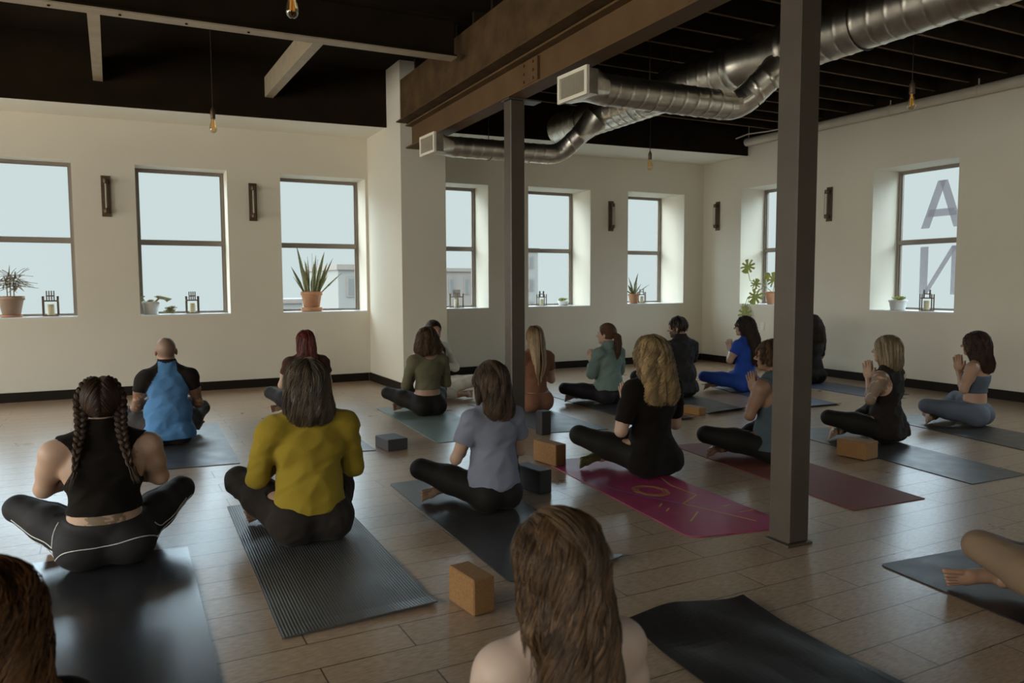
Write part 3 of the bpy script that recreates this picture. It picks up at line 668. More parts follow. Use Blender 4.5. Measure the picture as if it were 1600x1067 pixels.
def yoga_mat(pts, lab, m, thick=.005, round_r=.0, lift=None, wave=0):
    """pts: near-left, near-right, far-right, far-left corners on the floor; lift(u,v)->height"""
    A, B, C_, D = [Vector((p[0], p[1], 0)) for p in pts]; nu, nv = 24, 60
    ctr = (A+B+C_+D)/4; o = None; vs = []; top = []
    rz = atan2((D-A).y, (D-A).x)-pi/2; Rm = Matrix.Rotation(-rz, 4, 'Z')
    Wd = (B-A).length; Ln = (D-A).length
    def corner(u, v):   # pull the grid's corners in to a rounded outline
        if not round_r: return u, v
        X, Y = u*Wd, v*Ln; r = round_r
        cx = min(max(X, r), Wd-r); cy = min(max(Y, r), Ln-r); dx, dy = X-cx, Y-cy; d = hypot(dx, dy)
        if dx and dy and d > r: X, Y = cx+dx*r/d, cy+dy*r/d
        return X/Wd, Y/Ln
    for j in range(nv+1):
        for i in range(nu+1):
            u, v = corner(i/nu, j/nv)
            p = A.lerp(B, u).lerp(D.lerp(C_, u), v)
            z = thick+(lift(u, v) if lift else 0)+wave*max(0, sin(u*9+v*5)*sin(v*13+u*3))
            top.append(Rm@(p-ctr)+Vector((0, 0, z)))
    n = len(top); bot = [q-Vector((0, 0, thick-.0003)) for q in top]
    W1 = nu+1; fs = []
    for j in range(nv):
        for i in range(nu):
            a = j*W1+i; fs.append((a, a+1, a+W1+1, a+W1)); fs.append((n+a, n+a+W1, n+a+W1+1, n+a+1))
    for j in range(nv):
        a = j*W1; fs.append((a, a+W1, n+a+W1, n+a)); a = j*W1+nu; fs.append((a+W1, a, n+a, n+a+W1))
    for i in range(nu):
        fs.append((i+1, i, n+i, n+i+1)); a = nv*W1+i; fs.append((a, a+1, n+a+1, n+a))
    mb = MB(); mb.add(top+bot, fs, False); o = mb.build('yoga_mat', m); o.location = ctr; o.rotation_euler = (0, 0, rz)
    return tag(o, lab, 'yoga mat')
MC = matmat('mat_charcoal', (.036, .031, .028), .40); MCr = matmat('mat_ribbed_grey', (.055, .050, .047), .42, ribs=26, bump=.5)
MBK_ = matmat('mat_black', (.013, .010, .009), .42, bump=.3); MGR = matmat('mat_slate', (.075, .082, .088), .45); MG = matmat('mat_sage', (.13, .165, .14), .45)
MSH = matmat('mat_glossy_black', (.022, .021, .022), .24, spec=.6, bump=.03, bs=400, streak=1); MRED = matmat('mat_brick_red', (.17, .048, .034), .62, spec=.25); MBL = matmat('mat_blue', (.045, .060, .105), .5)
MMG = matmat('mat_magenta', (.30, .030, .085), .42)
def curl(edge, h, w_):   # raised edge, edge 0 near / 1 far
    return lambda u, v: h*max(0, 1-((v if edge == 0 else 1-v)/w_))**2
yoga_mat([(-.22,2.3),(.33,2.25),(.40,3.98),(-.26,4.10)], 'smooth glossy dark mat under the person with two braids', MSH, .004)
yoga_mat([(.58,2.75),(1.19,2.75),(1.29,4.57),(.68,4.60)], 'ribbed dark grey mat under the person in the mustard top', MCr, .006, lift=lambda u, v: .010*max(0, 1-v/.05)*(.3+u))
yoga_mat([(1.55,2.81),(2.14,2.77),(2.26,4.60),(1.67,4.62)], 'black mat under the person in the pale blue tee', MC, .005, round_r=.03, lift=lambda u, v: .028*max(0, (u-.72)/.28)*max(0, 1-v/.06))
yoga_mat([(.34,5.78),(.94,5.70),(1.04,7.5),(.44,7.55)], 'charcoal mat under the bald person in the blue shirt', MC, .005)
yoga_mat([(1.34,5.74),(1.93,5.62),(2.05,7.45),(1.45,7.55)], 'slate grey mat behind the red-haired person', MC, .005)
yoga_mat([(2.45,5.63),(3.04,5.60),(3.19,7.48),(2.61,7.58)], 'sage green mat under the person in the olive long-sleeved crop top', MG, .005, round_r=.03)
yoga_mat([(3.42,5.55),(3.99,5.42),(4.15,7.25),(3.56,7.35)], 'grey green mat under the person with straight blonde hair behind the middle column', MGR, .005)
yoga_mat([(4.42,5.50),(5.02,5.42),(5.22,7.22),(4.62,7.40)], 'dark mat under the person in the mint sweater', MC, .005, lift=lambda u, v: .02*max(0, 1-v/.04)*u)
mg = yoga_mat([(2.62,2.86),(3.23,2.72),(3.43,4.52),(2.86,4.69)], 'magenta yoga mat with gold line drawing under the curly blonde person', MMG, .005, round_r=.07)
yoga_mat([(3.74,2.76),(4.31,2.71),(4.60,4.50),(4.02,4.62)], 'brick red mat under the person in the blue-grey tank top', MRED, .005)
yoga_mat([(5.30,5.50),(5.82,5.55),(6.20,7.20),(5.62,7.25)], 'thick charcoal mat under the man in the dark tee', MC, .007, lift=lambda u, v: .03*max(0, 1-v/.05))
yoga_mat([(6.28,5.35),(6.92,5.30),(7.42,7.12),(6.82,7.30)], 'blue mat under the person in the royal blue outfit', MBL, .005, lift=lambda u, v: .015*max(0, 1-v/.04))
yoga_mat([(7.62,5.45),(8.22,5.40),(8.40,7.05),(7.80,7.10)], 'blue grey mat near the right wall behind the thick column', MBL, .005)
yoga_mat([(4.88,2.76),(5.44,2.72),(5.80,4.50),(5.22,4.60)], 'dark brown black mat under the person with tattooed shoulders', MC, .005)
yoga_mat([(6.17,2.95),(6.80,2.90),(7.12,4.50),(6.55,4.66)], 'dark mat under the person in the grey blue crop set at the right edge', MC, .005, round_r=.02)
yoga_mat([(2.88,.42),(3.46,.36),(3.70,2.08),(3.11,2.16)], 'smooth dark grey mat under the bare foot at the lower right edge', MBK_, .005, round_r=.03)
yoga_mat([(1.60,.45),(2.18,.40),(2.27,2.17),(1.72,2.20)], 'empty wrinkled black mat with a curled front edge at the bottom right of centre', MBK_, .004, lift=lambda u, v: .060*max(0, 1-(1-v)/.13)**1.5*(.7+.3*sin(u*5))+.008*max(0, sin(v*17+u*4)*sin(u*7)), wave=.004)
yoga_mat([(-.55,.15),(.05,.15),(.10,1.95),(-.50,1.95)], 'dark mat under the person with reddish hair at the lower left corner', MBK_, .004)
yoga_mat([(.42,.10),(1.02,.10),(1.10,1.88),(.50,1.90)], 'dark mat under the nearest person with half-tied brown hair', MBK_, .004)
# gold and blue drawing on the magenta mat (lines printed on its surface)
def mgp(u, v):
    A, B, C_, D = Vector((2.62,2.86,0)), Vector((3.23,2.72,0)), Vector((3.43,4.52,0)), Vector((2.86,4.69,0))
    return mg.matrix_basis.inverted()@(A.lerp(B, u).lerp(D.lerp(C_, u), v)+Vector((0, 0, .0056)))
M['gold'] = mat('gold_print', (.48, .28, .06), .45); M['bluep'] = mat('blue_print', (.10, .09, .22), .5)
def strip(pts, wd, m, name):
    mb = MB(); P_ = [mgp(*p) for p in pts]; vs = []
    for i, p in enumerate(P_):
        d = (P_[min(i+1, len(P_)-1)]-P_[max(i-1, 0)]).normalized(); s = Vector((-d.y, d.x, 0))*wd/2; vs += [p-s, p+s, p+s+Vector((0, 0, .0004)), p-s+Vector((0, 0, .0004))]
    mb.add(vs, [(i*4+k_, i*4+(k_+1) % 4, i*4+4+(k_+1) % 4, i*4+4+k_) for i in range(len(P_)-1) for k_ in range(4)])
    return mb.build(name, m, mg)
mg.matrix_basis = mg.matrix_basis
bpy.context.view_layer.update()
for pts in ([(.78,.08),(.50,.30)], [(.50,.30),(.80,.38)], [(.80,.38),(.78,.52),(.86,.62)], [(.25,.13),(.48,.21)], [(.82,.17),(.98,.18)], [(.80,.24),(.90,.25)], [(.22,.24),(.30,.27)], [(.24,.29),(.32,.32)]): strip(pts, .010, M['gold'], 'gold_line')
strip([(.50,.30),(.30,.42),(.16,.52),(.15,.60),(.10,.72),(.28,.76)], .008, M['bluep'], 'blue_line')
mb = MB()
ring = []
for rr_ in (.09, .11, .125):
    for i in range(40):
        a = 2*pi*i/40; ring.append((.47+rr_*1.3*cos(a)*(1+.05*cos(8*a)), .47+rr_*.55*sin(a)))
    strip(ring+[ring[0]], .005, M['gold'], 'gold_line'); ring = []

# ---------------------------------------------------------------- yoga blocks (corner x,y ; size ; rot)
def block(cx, cy, rz, sx_, sy_, sz, m, lab):
    o = MB().rbox(-sx_/2, sx_/2, -sy_/2, sy_/2, 0, sz, .005).build('yoga_block', m); o.location = (cx, cy, .0006); o.rotation_euler = (0, 0, rz); return tag(o, lab, 'yoga block')
block(2.07, 5.66, .08, .17, .24, .09, M['foamg'], 'low charcoal foam block lying on the floor in front of the sage mat')
block(2.41, 4.05, .10, .095, .25, .145, M['foam'], 'black foam block on the floor beside the pale blue tee person')
block(3.395, 5.54, .0, .095, .10, .20, M['foam'], 'black foam block standing upright by the middle column')
block(2.87, 4.60, .12, .095, .26, .15, M['cork'], 'cork block standing on the front corner of the magenta mat')
block(5.33, 5.62, .1, .10, .23, .075, M['cork'], 'cork block lying flat beside the man in the dark tee')
block(4.955, 3.63, .1, .16, .23, .125, M['cork'], 'cork block lying on the floor left of the tattooed person')
block(1.305, 2.68, .08, .095, .20, .145, M['cork'], 'nearest cork block standing between the two big dark mats')
for o_ in [x for x in C.objects if x.name.startswith('yoga_block')]:
    if 'magenta' in o_['label']: o_.location.z = .0057
    if 'flat beside' in o_['label']: o_.location = (5.20, 5.66, .0006)
    if 'left of the tattooed' in o_['label']: o_.location = (4.93, 3.63, .0062)

# ================================================================ people: implicit bodies meshed by surface nets
rs = np.random.RandomState(5)
def prim_d(p, X, Y, Z):
    k = p[0]
    if k == 'c':
        a = np.array(p[1], float); b = np.array(p[2], float); ra, rb = p[3], p[4]; ab = b-a; L2 = ab@ab+1e-12
        t = ((X-a[0])*ab[0]+(Y-a[1])*ab[1]+(Z-a[2])*ab[2])/L2; t = np.clip(t, 0, 1)
        return np.sqrt((X-a[0]-t*ab[0])**2+(Y-a[1]-t*ab[1])**2+(Z-a[2]-t*ab[2])**2)-(ra+(rb-ra)*t)
    c = p[1]; r = p[2]; R = p[3] if len(p) > 3 and p[3] is not None else None
    dx, dy, dz = X-c[0], Y-c[1], Z-c[2]
    if R is not None:
        dx, dy, dz = (R[0][0]*dx+R[0][1]*dy+R[0][2]*dz, R[1][0]*dx+R[1][1]*dy+R[1][2]*dz, R[2][0]*dx+R[2][1]*dy+R[2][2]*dz)
    q = np.sqrt((dx/r[0])**2+(dy/r[1])**2+(dz/r[2])**2)+1e-9; g = np.sqrt((dx/r[0]**2)**2+(dy/r[1]**2)**2+(dz/r[2]**2)**2)+1e-9
    return q*(q-1)/g
def bbox(p, m):
    if p[0] == 'c':
        a = np.array(p[1], float); b = np.array(p[2], float); r = max(p[3], p[4])+m; return np.minimum(a, b)-r, np.maximum(a, b)+r
    c = np.array(p[1], float); r = np.array([max(p[2])]*3 if len(p) > 3 else p[2])+m; return c-r, c+r
def smin(a, b, k): 
    h = np.clip(.5+.5*(b-a)/k, 0, 1); return b+(a-b)*h-k*h*(1-h)
class Grid:
    def __init__(s, lo, hi, h):
        s.lo = np.array(lo, float); s.h = h; s.n = np.ceil((np.array(hi)-s.lo)/h).astype(int)+1
        s.ax = [s.lo[i]+h*np.arange(s.n[i]) for i in range(3)]
        s.X = s.ax[0][:, None, None]; s.Y = s.ax[1][None, :, None]; s.Z = s.ax[2][None, None, :]
    def sub(s, lo, hi):
        i0 = np.clip(np.floor((lo-s.lo)/s.h).astype(int), 0, s.n); i1 = np.clip(np.ceil((hi-s.lo)/s.h).astype(int)+1, 0, s.n)
        return tuple(slice(a, b) for a, b in zip(i0, i1))
    def eval(s, prims, k=.03, infl=0.0):
        D = np.full(s.n, .2, np.float32)
        for p in prims:
            kk = p[-1]['k'] if isinstance(p[-1], dict) else k
            q = p[:-1] if isinstance(p[-1], dict) else p
            sl = s.sub(*bbox(q, .05+infl+kk))
            if any(a.stop <= a.start for a in sl): continue
            d = prim_d(q, s.X[sl[0]], s.Y[:, sl[1]], s.Z[:, :, sl[2]]).astype(np.float32)-infl
            D[sl] = smin(D[sl], d, kk)
        return D
def surface_nets(D, G):
    D = D.copy(); D[0] = D[-1] = .1; D[:, 0] = D[:, -1] = .1; D[:, :, 0] = D[:, :, -1] = .1
    S = D < 0; nx, ny, nz = D.shape
    c8 = [(a, b, c) for a in (0, 1) for b in (0, 1) for c in (0, 1)]
    cnt = sum(S[a:nx-1+a, b:ny-1+b, c:nz-1+c].astype(np.int8) for a, b, c in c8)
    act = (cnt > 0) & (cnt < 8); I = np.argwhere(act); idx = -np.ones(act.shape, np.int64); idx[act] = np.arange(len(I))
    val = {c: D[I[:, 0]+c[0], I[:, 1]+c[1], I[:, 2]+c[2]] for c in c8}
    P = np.zeros((len(I), 3)); K = np.zeros(len(I))
    for a in c8:
        for ax_ in range(3):
            if a[ax_]: continue
            b = list(a); b[ax_] = 1; b = tuple(b); va, vb = val[a], val[b]; m = (va < 0) != (vb < 0)
            t = np.where(m, va/(va-vb+1e-12), 0); pt = np.tile(np.array(a, float), (len(I), 1)); pt[:, ax_] = t
            P[m] += pt[m]; K += m
    P = (P/np.maximum(K, 1)[:, None]+I)*G.h+G.lo; F = []
    for ax_ in range(3):
        sl0 = [slice(1, -1)]*3; sl0[ax_] = slice(0, -1); sl1 = list(sl0); sl1[ax_] = slice(1, None)
        s0 = S[tuple(sl0)]; s1 = S[tuple(sl1)]; E = np.argwhere(s0 != s1); off = np.array([1, 1, 1]); off[ax_] = 0; E = E+off
        inside = S[E[:, 0], E[:, 1], E[:, 2]]; u, v = (ax_+1) % 3, (ax_+2) % 3
        q = []
        for du, dv in ((-1, -1), (0, -1), (0, 0), (-1, 0)):
            e_ = E.copy(); e_[:, u] += du; e_[:, v] += dv; q.append(idx[e_[:, 0], e_[:, 1], e_[:, 2]])
        q = np.stack(q, 1); q[~inside] = q[~inside][:, ::-1]; q = q[(q >= 0).all(1)]; F.append(q)
    return P, np.concatenate(F)
def np_mesh(name, P, F, m, parent=None, col=None, smooth=True):
    me = bpy.data.meshes.new(name); nv, nf = len(P), len(F); kf = F.shape[1]
    me.vertices.add(nv); me.vertices.foreach_set('co', P.astype(np.float32).ravel())
    me.loops.add(nf*kf); me.loops.foreach_set('vertex_index', F.astype(np.int32).ravel())
    me.polygons.add(nf); me.polygons.foreach_set('loop_start', (np.arange(nf)*kf).astype(np.int32)); me.polygons.foreach_set('loop_total', np.full(nf, kf, np.int32))
    me.update(calc_edges=True); me.polygons.foreach_set('use_smooth', np.ones(nf, bool) if smooth else np.zeros(nf, bool))
    if col is not None:
        ca = me.color_attributes.new('tint', 'FLOAT_COLOR', 'POINT'); ca.data.foreach_set('color', np.concatenate([col, np.ones((nv, 1))], 1).astype(np.float32).ravel())
    me.validate(); me.materials.append(m)
    o = bpy.data.objects.new(name, me); C.objects.link(o)
    if parent: o.parent = parent
    return o
def vmat(name, rough, spec=.4, bump=.15, bs=90, sheen=0, stretch=(1, 1, 1), sss=0, bdist=.003, aniso=0):
    m = mat(name, (1, 1, 1), rough, bump=bump, bscale=bs, spec=spec, sheen=sheen, stretch=stretch, bdist=bdist); t = m.node_tree
    a = t.nodes.new('ShaderNodeVertexColor'); a.layer_name = 'tint'; t.links.new(a.outputs[0], t.nodes['Principled BSDF'].inputs['Base Color'])
    if sss: t.nodes['Principled BSDF'].inputs['Subsurface Weight'].default_value = sss; t.nodes['Principled BSDF'].inputs['Subsurface Radius'].default_value = (.012, .005, .003); t.nodes['Principled BSDF'].inputs['Subsurface Scale'].default_value = .6
    return m
M['skin'] = vmat('skin', .5, .35, .12, 160, sss=.12)
M['cloth'] = vmat('knit_cloth', .9, .12, .35, 240, sheen=.04)
M['tights'] = vmat('stretch_cloth', .72, .2, .2, 300, sheen=.02)
M['hair'] = vmat('hair', .45, .32, 0, 60)
def wob(X, Y, Z, f, seed):
    a = rs_fixed(seed); s = 0
    for i in range(3):
        ph = a[i*4:i*4+4]*6.28; k_ = f*(1+.7*i)
        s = s+np.sin(k_*(X*np.cos(ph[0])+Z*np.sin(ph[0])*1.3+Y*.6)+ph[1]+1.6*np.sin(k_*.6*(Z*np.cos(ph[2])+Y*np.sin(ph[2])-X*.5)+ph[3]))/(1+.6*i)
    return s/2.1
def folds(X, Y, Z, f, seed): return np.abs(wob(X, Y, Z, f*.6, seed))*2.4-.9+.35*wob(X, Y, Z, f*1.7, seed+1)
def rs_fixed(seed): return np.random.RandomState(seed).rand(16)
def rotm(yaw, pitch, roll=0):
    return np.array(Matrix.Rotation(yaw, 3, 'Z')@Matrix.Rotation(pitch, 3, 'X')@Matrix.Rotation(roll, 3, 'Y'))
def xf_prims(pr, R, pivot):
    out_ = []; pv = np.array(pivot)
    for p in pr:
        if p[0] == 'c': out_.append(('c', tuple(R@(np.array(p[1])-pv)+pv), tuple(R@(np.array(p[2])-pv)+pv), *p[3:]))
        else:
            R0 = np.array(p[3]) if len(p) > 3 and not isinstance(p[3], dict) and p[3] is not None else np.eye(3); ex = [p[-1]] if isinstance(p[-1], dict) else []
            out_.append(('e', tuple(R@(np.array(p[1])-pv)+pv), p[2], (R0@R.T), *ex))
    return out_

def hand_chunk(M4, side, skin, curl_=0.0):
    """right-hand local frame: palm in YZ plane, fingers +Z, thumb towards -Y, palm faces -X*side; M4 4x4 np"""
    pr = [('e', (0, 0, .045), (.014, .040, .050)), ('e', (.002, -.018, .035), (.016, .022, .035)), ('c', (0, 0, -.035), (0, 0, .015), .024, .024)]
    for y, L, r in ((-.029, .066, .0082), (-.010, .074, .0085), (.010, .069, .0082), (.029, .052, .0072)):
        a = np.array((0, y*.95, .082)); b_ = a+np.array((side*.004*curl_, y*.12, L*.45)); c = b_+np.array((-side*.02*curl_, y*.08, L*.5))
        pr += [('c', tuple(a-np.array((0, 0, .02))), tuple(b_), r*1.08, r, {'k': .006}), ('c', tuple(b_), tuple(c), r, r*.8, {'k': .004})]
    pr += [('c', (0, -.026, .022), (-side*.006, -.052, .055), .012, .0095, {'k': .012}), ('c', (-side*.006, -.052, .055), (-side*.008, -.058, .085), .0095, .0075, {'k': .005})]
    G = Grid((-.035, -.085, -.05), (.035, .06, .175), .0032); P, F = surface_nets(G.eval(pr, .012), G)
    P = P@M4[:3, :3].T+M4[:3, 3]
    return P, F
def foot_chunk(M4, side, fine=.005):
    """heel at origin, toes +X, sole at z=0, inner edge -Y*side"""
    pr = [('e', (.0, 0, .032), (.036, .030, .034)), ('c', (.01, 0, .045), (.11, .004, .028), .033, .030), ('c', (-.005, 0, .05), (-.01, 0, .09), .032, .030), ('e', (.130, 0, .022), (.040, .043, .022))]
    for i, (y, L, r) in enumerate(((-.032, .058, .0135), (-.011, .050, .0098), (.006, .044, .0092), (.022, .036, .0088), (.036, .028, .0085))):
        pr.append(('c', (.155, y*side, .018), (.166+L*.85, y*side*1.12, .013), r*.86, r*.92, {'k': .004}))
    G = Grid((-.06, -.075, -.015), (.24, .075, .16), fine); P, F = surface_nets(G.eval(pr, .014), G)
    return P@M4[:3, :3].T+M4[:3, 3], F
def m4(cols, t):
    m = np.eye(4); m[:3, 0], m[:3, 1], m[:3, 2] = cols; m[:3, 3] = t; return m
def merge(parts):
    P = []; F = []; n = 0
    for p, f in parts: P.append(p); F.append(f+n); n += len(p)
    return np.concatenate(P), np.concatenate(F)
def cutplane(D, G, pt, nrm):   # keep the side the normal points away from
    n_ = np.array(nrm, float); n_ /= np.linalg.norm(n_)
    return np.maximum(D, ((G.X-pt[0])*n_[0]+(G.Y-pt[1])*n_[1]+(G.Z-pt[2])*n_[2]).astype(np.float32))
def cutball(D, G, c, r):
    return np.maximum(D, -(prim_d(('e', c, r if hasattr(r, '__len__') else (r,)*3), G.X, G.Y, G.Z)).astype(np.float32))

def head_prims(H, male=False):
    h = np.array(H); e = lambda c, r, **k_: ('e', tuple(h+np.array(c)), r, *([k_] if k_ else []))
    c = lambda a, b_, ra, rb, **k_: ('c', tuple(h+np.array(a)), tuple(h+np.array(b_)), ra, rb, *([k_] if k_ else []))
    j = 1.08 if male else 1
    return [e((0, -.012, .022), (.074, .092, .088)), e((0, .035, -.035), (.056*j, .056, .068)), c((-.03*j, .03, -.06), (.03*j, .03, -.06), .034, .034), e((0, .068, -.088), (.024*j, .022, .020)),
            e((0, .075, .025), (.050, .020, .020), k=.02), c((0, .088, .008), (0, .112, -.024), .0085, .0115, k=.008), e((-.013, .099, -.028), (.008, .009, .007), k=.006), e((.013, .099, -.028), (.008, .009, .007), k=.006),
            e((-.032, .072, -.020), (.020, .016, .016), k=.02), e((.032, .072, -.020), (.020, .016, .016), k=.02), e((0, .089, -.052), (.020, .009, .0048), k=.006), e((0, .087, -.061), (.016, .009, .0055), k=.006),
            e((-.029, .079, .006), (.013, .011, .009), k=.004), e((.029, .079, .006), (.013, .011, .009), k=.004),
            ('e', tuple(h+np.array((-.077, -.008, -.010))), (.009, .018, .030), np.array(Matrix.Rotation(.25, 3, 'Z')), {'k': .010}), ('e', tuple(h+np.array((.077, -.008, -.010))), (.009, .018, .030), np.array(Matrix.Rotation(-.25, 3, 'Z')), {'k': .010})]

def flow_strands(prims, starts, zend, col, rad, n_out=16, target=None, k=.025, lift=.004, wave=(0, 0, 0), part=0., ragged=.04, steps=60, ds=.016, seed=1, tip=.35, flare=0, back=0.0, clump=None, fuzz=.003):
    """strands that run down over an implicit hair mass; returns P,F,C"""
    r_ = np.random.RandomState(seed); p = starts.copy(); n = len(p); ze = zend+r_.randn(n)*ragged
    pr = [q[:-1] if isinstance(q[-1], dict) else q for q in prims]
    def sd(q):
        D = np.full(len(q), 1.0)
        for a in pr: D = smin(D, prim_d(a, q[:, 0], q[:, 1], q[:, 2]), k)
        return D
    def grad(q):
        e_ = .003; g = np.stack([sd(q+np.eye(3)[i]*e_)-sd(q-np.eye(3)[i]*e_) for i in range(3)], 1); return g/(np.linalg.norm(g, axis=1, keepdims=True)+1e-9)
    path = [p.copy()]; alive = np.ones(n, bool); off = lift*(.3+1.2*r_.rand(n)); d_prev = np.zeros((n, 3))
    for s in range(steps):
        g = grad(p)
        if target is None:
            d = np.tile(np.array([0, 0, -1.0]), (n, 1)); d[:, 1] = back*np.clip(g[:, 2]+.25, 0, 1); d[:, 0] += part*np.sign(p[:, 0]-0)*np.clip(g[:, 2], 0, 1)
            hang = p[:, 2] < ze+.02
        else: d = np.array(target)-p; d /= np.linalg.norm(d, axis=1, keepdims=True)+1e-9
        d = d-g*np.clip((d*g).sum(1), -2, 0)[:, None]; d += g*flare*(p[:, 2:3] < ze[:, None]+.12)
        d = d*.7+d_prev*.3; d /= np.linalg.norm(d, axis=1, keepdims=True)+1e-9; d_prev = d
        q = p+d*ds; D = sd(q); g = grad(q)
        corr = np.where(D < off, off-D, np.where((D-off < .03), (off-D)*.5, 0)); q = q+g*corr[:, None]
        if target is None: alive &= p[:, 2] > ze
        else: alive &= np.linalg.norm(np.array(target)-p, axis=1) > .02
        p = np.where(alive[:, None], q, p); path.append(p.copy())
        if not alive.any(): break
    A = np.stack(path, 1); seg = np.linalg.norm(np.diff(A, axis=1), axis=2); cum = np.concatenate([np.zeros((n, 1)), np.cumsum(seg, 1)], 1); L = cum[:, -1]
    out_ = np.zeros((n, n_out, 3)); u = np.linspace(0, 1, n_out)
    for i in range(n):
        for k_ in range(3): out_[i, :, k_] = np.interp(u*L[i], cum[i], A[i, :, k_])
    if clump:
        ng = max(12, int(n/clump[1])); gi = r_.permutation(n)[:ng]; d2 = ((out_[:, None, n_out//3, :]-out_[None, gi, n_out//3, :])**2).sum(2); own = gi[d2.argmin(1)]
        uu_ = np.linspace(0, 1, n_out); cu = clump[0]*np.clip((uu_-.05)/.55, 0, 1)**1.2; out_ = out_+(out_[own]-out_)*cu[None, :, None]
        gph = r_.rand(n)[own]*6.28; gL = (.6+.8*r_.rand(n))[own]; bri = (.45+1.1*r_.rand(n))[own]
    else: own = None; bri = np.ones(n)
    amp, freq, jit = wave
    if amp and own is not None:
        s_ = u[None]*L[:, None]; env = np.clip(s_/.10, 0, 1); ph = gph+jit*r_.randn(n)*.5
        out_[:, :, 0] += amp*gL[:, None]*env*np.sin(freq*s_+ph[:, None]); out_[:, :, 1] += amp*gL[:, None]*.8*env*np.cos(freq*s_*1.03+ph[:, None])
        out_ += r_.randn(n, 1, 3)*fuzz*u[None, :, None]
    elif amp:
        ncl = 46; cl = r_.randint(0, ncl, n); az = np.arctan2(out_[:, n_out//2, 0]-0, -(out_[:, n_out//2, 1]-out_[:, :, 1].mean())); cl = (az*ncl/6.28).astype(int) % ncl
        ph = r_.rand(ncl)[cl]*6.28+jit*r_.randn(n); s_ = u[None]*L[:, None]; env = np.clip(s_/.12, 0, 1)
        gx = amp*env*np.sin(freq*s_+ph[:, None]); gy = amp*env*np.cos(freq*s_*1.03+ph[:, None]); out_[:, :, 0] += gx; out_[:, :, 1] += gy*.8
    return strands_mesh(out_, col, rad, r_, tip, bri)
def strands_mesh(A, col, rad, r_, tip=.35, bri=None):
    n, m, _ = A.shape; T = np.gradient(A, axis=1); T /= np.linalg.norm(T, axis=2, keepdims=True)+1e-9
    ref = np.tile(np.array([.31, .77, .2]), (n, m, 1)); U = np.cross(T, ref); U /= np.linalg.norm(U, axis=2, keepdims=True)+1e-9; V = np.cross(T, U)
    u = np.linspace(0, 1, m); R = rad*(.7+.6*r_.rand(n))[:, None]*(1-(1-tip)*u**2)[None]
    P = np.stack([A+(U*cos(a)+V*sin(a))*R[:, :, None] for a in (0, 2*pi/3, 4*pi/3)], 2)
    base = (np.arange(n)[:, None]*m+np.arange(m-1)[None]).ravel()*3; F = []
    for k_ in range(3):
        k2 = (k_+1) % 3; F.append(np.stack([base+k_, base+k2, base+3+k2, base+3+k_], 1))
    c0, c1 = np.array(col[0]), np.array(col[1]); mix = r_.rand(n)**1.3; cc = c0[None]+(c1-c0)[None]*mix[:, None]; cc = cc[:, None, :]*np.ones((1, m, 1))
    if len(col) > 2: cc = cc*(1-u[None, :, None]**1.5)+np.array(col[2])[None, None]*(u[None, :, None]**1.5)*(.7+.6*mix[:, None, None])
    if bri is not None: cc = cc*bri[:, None, None]
    return P.reshape(-1, 3), np.concatenate(F), np.repeat(cc.reshape(-1, 3), 3, axis=0)
def cap_roots(H, R, n, seed, front=.06, pivot=None, r=(.080, .098, .094)):
    r_ = np.random.RandomState(seed); v = r_.randn(n*4, 3); v /= np.linalg.norm(v, axis=1, keepdims=True); v = v*np.array(r)
    keep = (v[:, 1] < front+.75*v[:, 2]) & (v[:, 2] > -.065); v = v[keep][:n]
    p = v+np.array([0, -.010, .022]); return p
